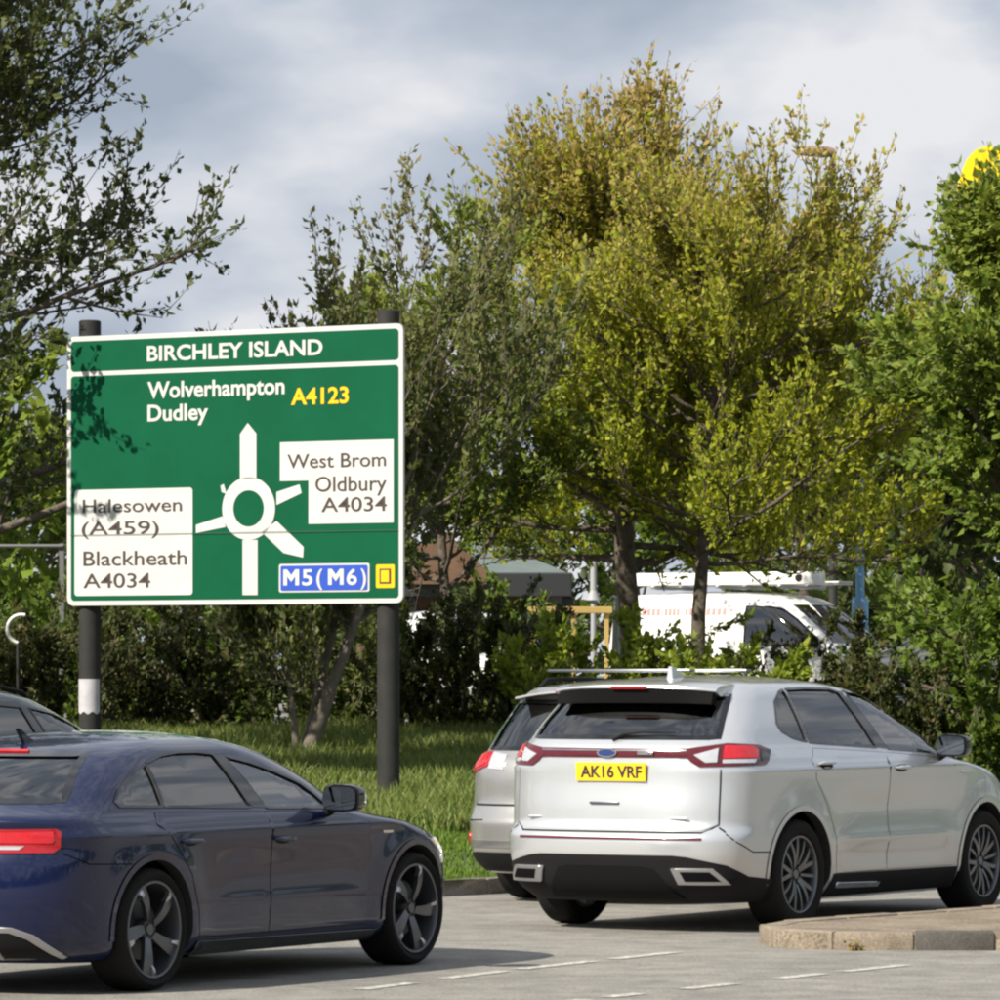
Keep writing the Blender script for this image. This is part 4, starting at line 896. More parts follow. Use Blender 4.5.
# ------------------------------------------------------------------ direction sign
M_sign_green = mat('sign_green', (0.0015, 0.070, 0.031), 0.55, spec=.1, noise=(1.6, .7, (0.002, 0.084, 0.038)))
M_sign_white = mat('sign_white', (0.54, 0.54, 0.53), 0.45, spec=.3, noise=(2.5, .6, (0.48, 0.48, 0.475)))
M_sign_blue = mat('sign_blue', (0.02, 0.07, 0.42), 0.38)
M_sign_yel = mat('sign_yellow', (0.85, 0.45, 0.0), 0.4)
M_sign_txt = mat('sign_black', (0.045, 0.03, 0.028), 0.5)
M_post = mat('post_grey', (0.022, 0.022, 0.021), 0.7, spec=.2, noise=(5, .7, (0.034, 0.033, 0.032)), bump=(60, .2, .002))
def build_sign():
    dl, dr = 46.85, 45.0
    A = Vector((*pix(67.2, 606, dl)[:2], 0)); Bp = Vector((*pix(403, 602.5, dr)[:2], 0))
    z0 = (pix(67, 606, dl).z + pix(403, 602.5, dr).z) / 2; z1 = (pix(67, 337, dl).z + pix(403, 323.2, dr).z) / 2
    U = (Bp - A).normalized(); Nn = Vector((U.y, -U.x, 0)); Wd = (Bp - A).length; Hh = z1 - z0
    zb = tz(A.x, A.y)
    root = empty('direction_sign', (A.x, A.y, zb), math.atan2(U.y, U.x))
    tag(root, 'large green roundabout direction sign on two grey posts in the grass bank', 'road sign')
    # local frame: x along the board, -y towards the viewer, z up
    def uv(px, py):
        r = Vector(((px - 500) / FOC, 1, -(py - HORIZON) / FOC)); o = Vector((0, 0, CAMH)); t = (A - o).dot(Nn) / r.dot(Nn); p = o + r * t - A
        return p.dot(U), p.z - z0
    base = z0 - zb
    def flat(name, P, F, m, lay, par, w=None):
        return mk(name, [(p[0], -.004 * lay, base + p[1]) for p in P], F, m, par)
    def rrect(x0, y0, x1, y1, r, k=6):
        P = []
        for cx, cy, a0 in ((x1 - r, y1 - r, 0), (x0 + r, y1 - r, 90), (x0 + r, y0 + r, 180), (x1 - r, y0 + r, 270)):
            for i in range(k + 1): a = R(a0 + 90 * i / k); P.append((cx + r * math.cos(a), cy + r * math.sin(a)))
        return P
    def poly(name, P, m, lay, par): return flat(name, P, [tuple(range(len(P)))], m, lay, par)
    b = MB(); b.prism(rrect(0, 0, Wd, Hh, .07), 0, .03, lambda u, v, w: (u, w, base + v)); board = b.build('board', M_sign_white, root)
    e = .045; uh0 = uv(300, 372); 
    hy = uv(68, 373.5)[1]; hy2 = uv(400, 363)[1]; hm = (hy + hy2) / 2
    poly('board_face', rrect(e, e, Wd - e, hm - .022, .035), M_sign_green, 1, board)
    poly('board_face', rrect(e, hm + .022, Wd - e, Hh - e, .035), M_sign_green, 1, board)
    def txt(s, xl, yl, xr, cap, m, bold, lay=2):
        u0, v0 = uv(xl, yl); u1, _ = uv(xr, yl); c = uv(xl, yl - cap)[1] - v0
        P, F = text_box(s, u1 - u0, c, bold); flat('lettering', [(p[0] + u0, p[1] + v0) for p in P], F, m, lay, board)
    txt('BIRCHLEY ISLAND', 147.5, 361.5, 323, 15.5, M_sign_white, .022)
    txt('Wolverhampton', 148, 398.6, 285, 16.5, M_sign_white, .022)
    txt('Dudley', 148, 421.5, 208.5, 16.5, M_sign_white, .022)
    txt('A4123', 291.5, 405, 349, 16.5, M_sign_yel, .022)
    def rect(name, x0, y0, x1, y1, m, lay, r=.02):
        a = uv(x0, y1); c = uv(x1, y0); return poly(name, rrect(a[0], a[1], c[0], c[1], r), m, lay, board)
    rect('white_panel', 75, 487.5, 193, 596, M_sign_white, 2, .03)
    # stepped white panel on the right
    (xa, ya), (xb, yb), (xc, yc) = uv(280.5, 442.5), uv(394, 522.5), uv(309, 480.5)
    poly('white_panel', [(xa, ya), (xa, yc), (xc, yc), (xc, yb), (xb, yb), (xb, ya)], M_sign_white, 2, board)
    for a in (('Halesowen', 83.3, 513, 182.5, 13.2), ('(A459)', 82.3, 535, 159.5, 13.0), ('Blackheath', 84, 566, 187.5, 14.5), ('A4034', 84, 588, 151, 14.2),
              ('West Brom', 288, 468.5, 386.5, 14.0), ('Oldbury', 316, 491.8, 387, 15), ('A4034', 322, 512, 387.3, 14.2)): txt(*a, M_sign_txt, .006, 3)
    # roundabout diagram
    cx, cy = uv(249, 508.5); ro = (uv(249, 477)[1] - cy); ri = ro * .58; k = 48
    P = [(cx + ro * math.cos(2 * math.pi * i / k), cy + ro * math.sin(2 * math.pi * i / k)) for i in range(k)] + [(cx + ri * math.cos(2 * math.pi * i / k), cy + ri * math.sin(2 * math.pi * i / k)) for i in range(k)]
    flat('roundabout_ring', P, [(i, (i + 1) % k, (i + 1) % k + k, i + k) for i in range(k)], M_sign_white, 2, board)
    def arm(pts): poly('roundabout_arm', [uv(*p) for p in pts], M_sign_white, 2, board)
    arm([(240.5, 479), (240.5, 434), (248.2, 423), (256.8, 433.5), (256.8, 479)][::-1])
    arm([(243, 540), (243, 595), (258, 595), (258, 540)])
    arm([(224, 516), (196.5, 525), (196.5, 533), (226, 527)])
    arm([(277, 492), (300, 484.5), (302, 493), (277, 505)])
    arm([(262, 532), (284, 553), (303.5, 557.5), (304, 547), (277, 521)])
    arm([(224, 484), (221, 486), (222, 492), (227, 494)])
    rect('blue_panel', 279.5, 563, 370, 592.5, M_sign_white, 2, .02); rect('blue_panel', 281.3, 564.8, 368.2, 590.8, M_sign_blue, 3, .015)
    def letter_m(xl, xr, yb_, cap):
        u0, v0 = uv(xl, yb_); u1, _ = uv(xr, yb_); h = uv(xl, yb_ - cap)[1] - v0; w = u1 - u0; t = w * .24; d = h * .42; y0 = h * .22
        Q = [(0, 0), (t, 0), (t, h), (0, h), (w - t, 0), (w, 0), (w, h), (w - t, h), (t, h - d), (w / 2, y0), (w / 2, y0 + d), (w - t, h - d)]
        flat('lettering', [(u0 + a, v0 + b) for a, b in Q], [(0, 1, 8, 2, 3), (4, 5, 6, 7, 11), (8, 9, 10, 2), (9, 11, 7, 10)], M_sign_white, 4, board)
    letter_m(284.3, 300, 585.6, 16.0); letter_m(329, 344.5, 585, 16.0)
    for a in (('5', 303, 585.5, 313.5), ('(', 317.5, 585.2, 323.5), ('6', 347.5, 585, 358), (')', 361.5, 584.8, 367)): txt(*a, 16.0, M_sign_white, .02, 4)
    rect('yellow_symbol', 376.5, 564.5, 395, 588, M_sign_yel, 2, .015); rect('yellow_symbol', 380, 568.5, 391.5, 583.8, M_sign_txt, 3, .004); rect('yellow_symbol', 381.8, 570.3, 389.7, 582, M_sign_yel, 4, .003)
    # joint between the two boards, a dark scratch line
    a, c = uv(84, 535.3), uv(398, 529)
    flat('board_joint', [(e, a[1] - .003), (Wd - e, a[1] - .003), (Wd - e, a[1] + .003), (e, a[1] + .003)], [(0, 1, 2, 3)], mat('joint_dark', (.03, .04, .035), .7), 5, board)
    # posts behind the board
    rad = .103
    for px_, py_top, base_px in ((88.5, 320.5, None), (388, 310, 810)):
        u, _ = uv(px_, 600); u -= .081; w = A + U * u - Nn * .14; zt = tz(w.x, w.y)
        top = pix(px_, py_top, w.y).z
        p = MB(); p.lathe([(.0001, zt - zb - .25), (rad, zt - zb - .25), (rad, top - zb - .01), (rad - .015, top - zb), (.0001, top - zb)], 28, 'z', (u, .14, 0)); po = p.build('post', M_post, root, True, 40)
        for vv in (.25, Hh * .5, Hh - .25):
            MB().box((u, .06, base + vv), (.34, .055, .05), 0, .006).build('clamp', M_alloy_d, po)
    u, _ = uv(88.5, 600); u -= .081
    p = MB(); k = 20; V = []; F = []
    zc0, zc1 = pix(88, 713, 46.7).z - zb, pix(88, 679, 46.7).z - zb
    for i in range(k + 1):
        a = R(212 + 150 * i / k); V += [(u + .106 * math.cos(a), .14 + .106 * math.sin(a), zc0 + .012 * math.sin(i)), (u + .106 * math.cos(a), .14 + .106 * math.sin(a), zc1)]
    F = [(2 * i, 2 * i + 2, 2 * i + 3, 2 * i + 1) for i in range(k)]; s = mk('post_notice', V, F, mat('notice_paper', (.46, .45, .48), .7, noise=(9, .6, (.36, .35, .39))), root, True)
    s['label'] = 'white notice wrapped round the left post'
build_sign()

# ------------------------------------------------------------------ vegetation
M_bark = mat('bark', (0.060, 0.048, 0.036), 0.9, noise=(14, .8, (0.13, 0.105, 0.08)), bump=(40, .8, .02))
M_bark_l = mat('pale_bark', (0.10, 0.085, 0.066), 0.9, noise=(10, .8, (0.17, 0.145, 0.115)), bump=(40, .7, .015))
def tubes(lines, name, m, parent):
    V = []; F = []; off = 0
    for P, rad, k in lines:
        P = np.asarray(P, float); n = len(P); T = np.gradient(P, axis=0); T /= np.linalg.norm(T, axis=1)[:, None] + 1e-9
        ref = np.array([0, 0, 1.]) if abs(T[0, 2]) < .9 else np.array([1., 0, 0])
        Uu = np.cross(T, ref); Uu /= np.linalg.norm(Uu, axis=1)[:, None] + 1e-9; Ww = np.cross(T, Uu)
        a = np.arange(k) * 2 * np.pi / k; rad = np.asarray(rad, float)
        ring = P[:, None, :] + rad[:, None, None] * (Uu[:, None, :] * np.cos(a)[None, :, None] + Ww[:, None, :] * np.sin(a)[None, :, None])
        V.append(ring.reshape(-1, 3)); i, j = np.meshgrid(np.arange(n - 1), np.arange(k), indexing='ij'); j2 = (j + 1) % k
        F.append(np.stack([i * k + j, i * k + j2, (i + 1) * k + j2, (i + 1) * k + j], -1).reshape(-1, 4) + off); off += n * k
    o = fast_mesh(name, np.concatenate(V), np.concatenate(F), m, parent)
    o.data.polygons.foreach_set('use_smooth', [True] * len(o.data.polygons)); return o
def leaves(pos, dirs, size, rs, name, m, parent, tint=None, width=.55, droop=.35, jit=.35):
    """one folded rhombic leaf (two triangles) per position"""
    n = len(pos); d = dirs + rs.normal(0, .55, (n, 3)); d[:, 2] -= droop * rs.random(n); d /= np.linalg.norm(d, axis=1)[:, None] + 1e-9
    face = rs.normal(0, .55, (n, 3)) + np.array([sd.x, sd.y, sd.z]) * .75 + np.array([0, 0, .35]); s = np.cross(d, face); s /= np.linalg.norm(s, axis=1)[:, None] + 1e-9
    nn = np.cross(d, s); L_ = size * (1 + jit * rs.normal(0, 1, n)).clip(.45, 1.7); L_ = L_[:, None]
    mid = pos + d * L_ * .45; w = L_ * width * .5; fold = nn * L_ * .10
    V = np.stack([pos, mid + s * w + fold, pos + d * L_ - nn * L_ * .08, mid - s * w + fold], 1).reshape(-1, 3)
    b = np.arange(n)[:, None] * 4; F = np.concatenate([b + [0, 1, 2], b + [0, 2, 3]], 1).reshape(-1, 3)
    at = {'tint': np.repeat(tint, 4)} if tint is not None else None
    o = fast_mesh(name, V, F, m, parent, at); o['kind'] = 'stuff'; return o
def nrm(v): return v / (np.linalg.norm(v) + 1e-9)
def curve(a, d0, L_, rs, n=8, up=.0, wig=.08):
    P = [np.array(a, float)]; d = nrm(np.array(d0, float))
    for i in range(n):
        d = nrm(d + np.array([0, 0, up / n]) + rs.normal(0, wig, 3)); P.append(P[-1] + d * L_ / n)
    return np.array(P)
def at_t(P, t):
    x = t * (len(P) - 1); i = min(int(x), len(P) - 2); f = x - i; return P[i] * (1 - f) + P[i + 1] * f, nrm(P[i + 1] - P[i])
def make_tree(name, label, base, seed, trunk, env, nl, ns, nt, sub_len, twig_len, leaf, per, mleaf, up=(.6, .5, .7), z_first=.3, tint_z=None, bark=None, cat='tree', group=None, trunks=None, width=.55, tip_up=1.0, leaf_inner=.3, limb_el=(25, 65), crown_c=(0, 0), droop=.35, az=None, zmin=None):
    """trunk=(height, radius); env=[(height, radius)...] gives the crown outline; nl limbs, ns sub-branches each, nt twigs each"""
    rs = np.random.RandomState(seed); root = empty(name, base); tag(root, label, cat, group)
    H, r0 = trunk; lines = []; pos = []; dr = []; tips = []
    hs = [e[0] for e in env]; rr = [e[1] for e in env]; top = hs[-1]
    stems = trunks or [((0, 0, 0), (rs.normal(0, .04), rs.normal(0, .04), 1), 1.0)]
    limbs = []
    for (o, d, k) in stems:
        T = curve(o, d, H * k, rs, 12, .25, .035); rad = np.linspace(r0 * k, r0 * k * .28, len(T)); rad[0] *= 1.35; rad[1] *= 1.1
        lines.append((T, rad, 10)); limbs.append((T, r0 * k, None))
    LB = []
    for i in range(nl):
        T, rk, _ = limbs[i % len(limbs)]; t = z_first + (1 - z_first) * (i + rs.random()) / nl; t = min(t, .98); p, td = at_t(T, t)
        a = (i * 2.39996 + rs.normal(0, .25)) if az is None else rs.uniform(*az)
        el = R(rs.uniform(*limb_el)) + (t - .5) * .5; d = np.array([math.cos(a) * math.cos(el), math.sin(a) * math.cos(el), math.sin(el)])
        # length until the envelope is met
        L_ = .4
        while L_ < 9:
            q = p + d * L_ + np.array([0, 0, .12 * L_ * up[0]]); rad_here = np.interp(q[2], hs, rr, left=0.0, right=0)
            if math.hypot(q[0] - crown_c[0], q[1] - crown_c[1]) > rad_here * .82 or q[2] > top * .95: break
            L_ += .2
        L_ *= rs.uniform(.8, 1.05); P = curve(p, d, L_, rs, 9, up[0], .07); r = max(.016, rk * .42 * (1 - .5 * t)); lines.append((P, np.linspace(r, r * .22, len(P)), 6)); LB.append((P, r, L_))
    for T, rk, _ in limbs: LB.append((T[int(len(T) * max(z_first, .4)):], rk * .4, H * .5))
    for P, r, L_ in LB:
        for j in range(ns):
            t = .18 + .82 * (j + rs.random()) / ns; p, d = at_t(P, min(t, .99)); out = nrm(np.array([p[0] - crown_c[0], p[1] - crown_c[1], 0]) + 1e-3)
            sdv = nrm(d * .55 + out * .35 + np.array([0, 0, up[1] * .6]) + rs.normal(0, .5, 3)); sl = sub_len * rs.uniform(.6, 1.25)
            Q = curve(p, sdv, sl, rs, 6, up[1], .09); rb = max(.006, r * .35); lines.append((Q, np.linspace(rb, .004, len(Q)), 4))
            m = int(per * .5)
            for _ in range(m): q, dd = at_t(Q, leaf_inner + (1 - leaf_inner) * rs.random()); pos.append(q); dr.append(dd)
            for k in range(nt):
                t2 = .25 + .75 * (k + rs.random()) / nt; q0, qd = at_t(Q, min(t2, .99)); out = nrm(np.array([q0[0] - crown_c[0], q0[1] - crown_c[1], 0]) + 1e-3)
                td = nrm(qd * .45 + out * .25 + np.array([0, 0, up[2] * tip_up]) + rs.normal(0, .42, 3)); tl = twig_len * rs.uniform(.55, 1.35)
                rad_here = np.interp(q0[2], hs, rr, left=.3, right=.2)
                G = curve(q0, td, tl, rs, 4, up[2] * .6, .08); lines.append((G, np.linspace(.006, .0025, len(G)), 3))
                for _ in range(per): q, dd = at_t(G, .08 + .92 * rs.random()); pos.append(q); dr.append(dd)
    tubes(lines, 'trunk', bark or M_bark, root)
    pos = np.array(pos); dr = np.array(dr)
    pos = pos + rs.normal(0, .022, pos.shape)
    if zmin: keep = pos[:, 2] > zmin + rs.normal(0, .12, len(pos)) - np.clip((-pos[:, 0] - .8) * .5, 0, .7); pos = pos[keep]; dr = dr[keep]
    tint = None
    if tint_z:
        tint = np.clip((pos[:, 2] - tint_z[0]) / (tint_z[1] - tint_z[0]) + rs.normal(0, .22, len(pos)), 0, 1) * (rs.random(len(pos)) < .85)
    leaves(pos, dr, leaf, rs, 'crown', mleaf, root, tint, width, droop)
    return root, len(pos)

LM_yel = leaf_mat('leaf_yellow_green', [(0.17, 0.215, 0.014), (0.28, 0.325, 0.018), (0.35, 0.39, 0.024), (0.44, 0.43, 0.032), (0.23, 0.30, 0.018)], tip=(0.46, 0.32, 0.11), trans=.5)
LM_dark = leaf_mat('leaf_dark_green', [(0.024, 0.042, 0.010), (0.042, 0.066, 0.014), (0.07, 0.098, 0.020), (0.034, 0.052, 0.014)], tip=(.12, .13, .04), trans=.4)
LM_grey = leaf_mat('leaf_grey_green', [(0.065, 0.10, 0.024), (0.10, 0.14, 0.032), (0.14, 0.17, 0.040), (0.16, 0.15, 0.045)], tip=(.21, .175, .065), trans=.42)
LM_mid = leaf_mat('leaf_mid_green', [(0.055, 0.10, 0.012), (0.095, 0.15, 0.016), (0.135, 0.195, 0.022), (0.08, 0.125, 0.014)], tip=(.23, .26, .035), trans=.4)
LM_bright = leaf_mat('leaf_bright_green', [(0.12, 0.18, 0.014), (0.19, 0.255, 0.018), (0.24, 0.305, 0.026), (0.28, 0.30, 0.04)], trans=.4)
LM_broad = leaf_mat('leaf_broad_green', [(0.07, 0.13, 0.014), (0.12, 0.19, 0.020), (0.17, 0.245, 0.028), (0.10, 0.155, 0.018)], tip=(.27, .31, .045), trans=.42)
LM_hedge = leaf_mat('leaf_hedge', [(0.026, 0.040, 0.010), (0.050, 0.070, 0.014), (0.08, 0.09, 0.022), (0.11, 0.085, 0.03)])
def G(px_, d): X = (px_ - 500) / FOC * d; return (X, d, tz(X, d))

# left tree leaning over the sign
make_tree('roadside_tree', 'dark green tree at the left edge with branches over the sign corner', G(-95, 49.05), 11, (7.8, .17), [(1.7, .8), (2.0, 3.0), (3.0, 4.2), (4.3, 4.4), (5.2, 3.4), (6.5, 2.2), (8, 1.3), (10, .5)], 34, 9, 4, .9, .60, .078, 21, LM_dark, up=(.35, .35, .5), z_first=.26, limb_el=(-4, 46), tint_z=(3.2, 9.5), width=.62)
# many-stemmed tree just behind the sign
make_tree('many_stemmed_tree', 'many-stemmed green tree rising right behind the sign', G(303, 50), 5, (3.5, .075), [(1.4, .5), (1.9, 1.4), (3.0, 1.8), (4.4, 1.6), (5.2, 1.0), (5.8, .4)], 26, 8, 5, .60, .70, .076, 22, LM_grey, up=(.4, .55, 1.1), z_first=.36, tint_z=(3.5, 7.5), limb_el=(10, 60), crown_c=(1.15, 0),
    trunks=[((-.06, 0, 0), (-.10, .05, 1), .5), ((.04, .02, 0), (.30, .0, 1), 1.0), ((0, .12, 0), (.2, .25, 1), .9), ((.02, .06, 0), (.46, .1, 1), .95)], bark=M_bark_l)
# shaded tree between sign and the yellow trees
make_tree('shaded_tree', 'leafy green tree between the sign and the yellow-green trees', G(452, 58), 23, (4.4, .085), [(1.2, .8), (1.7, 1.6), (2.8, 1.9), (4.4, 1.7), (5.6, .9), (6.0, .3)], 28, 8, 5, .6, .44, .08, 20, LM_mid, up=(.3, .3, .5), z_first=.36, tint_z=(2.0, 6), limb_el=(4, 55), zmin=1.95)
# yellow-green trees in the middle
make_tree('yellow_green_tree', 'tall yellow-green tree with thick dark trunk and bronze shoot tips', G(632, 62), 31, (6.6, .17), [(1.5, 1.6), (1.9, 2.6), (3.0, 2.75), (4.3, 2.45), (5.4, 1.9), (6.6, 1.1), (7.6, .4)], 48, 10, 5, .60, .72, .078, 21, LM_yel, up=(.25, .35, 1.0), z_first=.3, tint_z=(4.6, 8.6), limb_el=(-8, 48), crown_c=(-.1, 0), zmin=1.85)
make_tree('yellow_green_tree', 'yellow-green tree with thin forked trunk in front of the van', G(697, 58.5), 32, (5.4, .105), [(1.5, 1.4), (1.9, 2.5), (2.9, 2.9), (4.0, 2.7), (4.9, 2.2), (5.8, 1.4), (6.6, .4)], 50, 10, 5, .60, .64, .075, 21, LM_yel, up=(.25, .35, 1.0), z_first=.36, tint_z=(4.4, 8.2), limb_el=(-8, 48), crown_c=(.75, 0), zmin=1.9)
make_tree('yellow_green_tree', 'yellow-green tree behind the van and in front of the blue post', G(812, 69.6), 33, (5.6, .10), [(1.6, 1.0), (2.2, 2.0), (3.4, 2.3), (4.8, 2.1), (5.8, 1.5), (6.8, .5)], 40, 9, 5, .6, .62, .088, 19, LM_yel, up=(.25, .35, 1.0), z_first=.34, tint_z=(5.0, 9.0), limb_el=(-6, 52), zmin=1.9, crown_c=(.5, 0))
# broad dark green tree on the right
make_tree('broad_tree', 'broad dark green tree filling the right edge', G(1088, 52), 41, (5.8, .16), [(.3, 2.1), (1.0, 2.6), (2.5, 2.75), (3.5, 2.6), (4.7, 2.35), (5.3, 1.7), (5.9, 1.0), (6.5, .3)], 60, 9, 6, .55, .36, .085, 18, LM_broad, up=(.35, .2, .15), z_first=.08, width=.66, limb_el=(-5, 55), tint_z=(2, 8), droop=.6, zmin=1.0)
# background trees beyond the car park
def bg_trees():
    info = [(-20, 72, 5.2, 2.6, LM_broad, 'sunlit green tree beyond the rail fence left of the sign'), (60, 84, 5.0, 2.4, LM_mid, 'mid green background tree behind the left half of the sign'), (230, 90, 5.4, 3.0, LM_mid, 'background tree hidden behind the middle of the sign'),
            (345, 96, 5.0, 2.6, LM_dark, 'dark background tree left of the low building'), (640, 118, 7.5, 4.0, LM_mid, 'far green tree behind the van and the yellow-green trees'), (770, 100, 6.4, 3.3, LM_mid, 'far green tree left of the blue post'),
            (905, 84, 6.0, 2.6, LM_dark, 'dark tree behind the blue post'), (990, 92, 6.0, 3.0, LM_mid, 'far green tree behind the broad tree on the right'), (560, 128, 6.2, 3.8, LM_dark, 'far dark tree behind the low building'), (852, 94, 7.2, 2.6, LM_mid, 'far tall green tree right behind the blue post'), (930, 104, 7.0, 3.0, LM_dark, 'far dark tree between blue post and broad tree')]
    for i, (x, d, h, r, m, lab) in enumerate(info):
        make_tree('background_tree', lab, G(x, d), 60 + i, (h * .75, .14), [(.2, r * .5), (.8, r * .9), (h * .45, r), (h * .75, r * .75), (h, r * .15)], 18, 7, 4, .9, .6, .20, 11, m, up=(.3, .3, .3), z_first=.06, limb_el=(-5, 60), group='trees beyond the car park', tint_z=(h * .5, h * 1.5), width=.7)
bg_trees()
def reflection_trees():  # out-of-view trees, added to darken reflections in car sides, glass and mirrors
    """unseen tree belt round the junction, added to the sides and behind for the cars to reflect"""
    rs = np.random.RandomState(77); pos = []; lines = []
    az = np.concatenate([np.arange(16, 345, 3.2)])
    for a in az:
        d = rs.uniform(62, 80); x, y = math.sin(R(a)) * d, math.cos(R(a)) * d + 10; h = rs.uniform(6, 10); r = rs.uniform(2.4, 3.8)
        if y > 38 and abs(x) < 17: continue
        z0 = tz(x, y) if y > 38 else 0.0
        lines.append((np.array([(x, y, z0 - .1), (x, y, z0 + h * .5), (x + .2, y, z0 + h * .9)]), np.array([.22, .15, .04]), 6))
        u = rs.normal(0, 1, (900, 3)); u /= np.linalg.norm(u, axis=1)[:, None]; u *= rs.random((900, 1)) ** .4
        pos.append(np.c_[x + u[:, 0] * r, y + u[:, 1] * r, z0 + h * .52 + u[:, 2] * h * .5])
    pos = np.concatenate(pos); o = leaves(pos, rs.normal(0, 1, pos.shape), .55, rs, 'reflection_trees', LM_mid, None, None, .8); tag(o, 'unseen belt of green trees added round the junction for car reflections', 'trees', kind='stuff')
    tubes(lines, 'trunks', M_bark, o)
reflection_trees()
# shrubs along the top of the bank
def make_shrub(label, px0, px1, d, y_top, mleaf, seed, n=3600, leaf=.06, depth=.7, name='shrub', cat='shrub', base_z=None, tops=None, spike=.25):
    rs = np.random.RandomState(seed); xc = (px0 + px1) / 2; b = G(xc, d); root = empty(name, b); tag(root, label, cat, 'shrubs along the top of the bank' if name == 'shrub' else None)
    w = (px1 - px0) / FOC * d / 2; h = (pix(xc, y_top, d).z - b[2]) * 1.32
    n = int(n * 1.9); lines = []; pos = []; dr = []
    ns = int(26 * max(1, w))
    for i in range(ns):
        x0 = rs.uniform(-w * .8, w * .8); y0 = rs.uniform(-depth * .6, depth * .6); hh = h * (1 - .35 * abs(x0 / w) ** 3) * rs.uniform(.72, 1.06)
        if tops: hh *= np.interp(x0 / w, [t[0] for t in tops], [t[1] for t in tops])
        d0 = np.array([x0 / w * .35 + rs.normal(0, .15), y0 * .3 + rs.normal(0, .15), 1]); P = curve((x0, y0, -.05), d0, hh * rs.uniform(.8, 1.0), rs, 7, .2, .10); lines.append((P, np.linspace(.014, .004, len(P)), 4))
        for j in range(7):
            p, dd = at_t(P, .03 + .94 * rs.random() ** 1.2); o = nrm(np.array([rs.normal(), rs.normal() - .3, .5 + rs.random()]))
            Q = curve(p, o, spike * rs.uniform(.6, 1.6), rs, 4, .3, .12); lines.append((Q, np.linspace(.005, .002, len(Q)), 3))
            for _ in range(max(2, int(n / ns / 8))): q, qd = at_t(Q, rs.random()); pos.append(q); dr.append(qd)
        for _ in range(int(n / ns / 8)): q, qd = at_t(P, .1 + .9 * rs.random()); pos.append(q); dr.append(qd)
    tubes(lines, 'stems', M_bark, root); pos = np.array(pos) + rs.normal(0, .02, (len(pos), 3)); leaves(pos, np.array(dr), leaf, rs, 'foliage', mleaf, root, None, .6)
    return root
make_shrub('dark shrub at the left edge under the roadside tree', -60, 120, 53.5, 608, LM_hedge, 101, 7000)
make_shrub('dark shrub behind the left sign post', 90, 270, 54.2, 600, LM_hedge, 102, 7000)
make_shrub('shrub behind the many-stemmed tree', 240, 410, 53.8, 606, LM_grey, 103, 6500)
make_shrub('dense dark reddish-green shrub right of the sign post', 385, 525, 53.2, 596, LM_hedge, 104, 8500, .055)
make_shrub('bright green hedge in front of the white van', 508, 790, 51.6, 618, LM_bright, 105, 12000, .075, .8, 'hedge', 'hedge', spike=.3, tops=[(-1, 1), (-.35, .95), (-.05, .86), (1, .72)])
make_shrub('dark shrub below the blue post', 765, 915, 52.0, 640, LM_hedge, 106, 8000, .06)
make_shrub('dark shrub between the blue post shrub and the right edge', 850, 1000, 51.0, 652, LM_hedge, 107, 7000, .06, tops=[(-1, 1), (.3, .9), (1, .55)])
make_shrub('sunlit green shrub at the right edge', 965, 1060, 50.2, 610, LM_mid, 108, 4500, .08)
make_shrub('low tangle of shrubs under the shaded tree', 400, 560, 57, 600, LM_mid, 109, 4000, .07)

make_shrub('low green shrub behind the left half of the sign', -40, 215, 58.5, 606, LM_mid, 110, 6000, .08)
make_shrub('low green shrub behind the right half of the sign', 180, 420, 58.0, 606, LM_mid, 111, 6000, .08)

# grass
def grass(name, label, region, n, h, mleaf, seed, w=.012, lean=.35):
    rs = np.random.RandomState(seed); X, Y = region(rs, n); k = len(X); Z = terrain(X, Y) - .01
    patch = .75 + .5 * np.sin(X * 1.7 + Y * .9) * np.sin(Y * 1.3 - X * .6) * .5 + .0
    hh = h * rs.uniform(.5, 1.25, k) * patch; a = rs.uniform(0, 6.283, k); ln = lean * hh * rs.random(k)
    s = np.c_[np.cos(a), np.sin(a), np.zeros(k)] * w * rs.uniform(.6, 1.3, k)[:, None]; b = np.c_[X, Y, Z]; a2 = rs.uniform(0, 6.283, k); le = np.c_[np.cos(a2) * ln, np.sin(a2) * ln, np.zeros(k)]
    mid = b + le * .35 + np.c_[np.zeros(k), np.zeros(k), hh * .6]; tip = b + le * 1.2 + np.c_[np.zeros(k), np.zeros(k), hh]
    V = np.stack([b - s, b + s, mid + s * .7, tip, mid - s * .7], 1).reshape(-1, 3); i = np.arange(k)[:, None] * 5
    F = np.concatenate([i + [0, 1, 2], i + [0, 2, 4], i + [4, 2, 3]], 1).reshape(-1, 3)
    o = fast_mesh(name, V, F, mleaf); tag(o, label, 'grass', kind='stuff')
GM_tall = leaf_mat('tall_grass_blades', [(0.085, 0.135, 0.022), (0.12, 0.185, 0.030), (0.165, 0.21, 0.045), (0.24, 0.245, 0.085), (0.12, 0.19, 0.030)], trans=.3)
GM_short = leaf_mat('mown_grass_blades', [(0.075, 0.14, 0.012), (0.105, 0.185, 0.018), (0.14, 0.21, 0.026)], trans=.3)
def reg(t0, t1, x0=-6.2, x1=7.5):
    def f(rs, n):
        X = rs.uniform(x0, x1, n); return X, kerb_y(X) + rs.uniform(t0, t1, n)
    return f
grass('tall_grass', 'long unmown grass covering the bank below the shrubs', reg(4.3, 14.5), 150000, .25, GM_tall, 201, .009, .6)
grass('mown_grass', 'short mown grass strip along the kerb', reg(.16, 4.6), 75000, .06, GM_short, 202, .008)
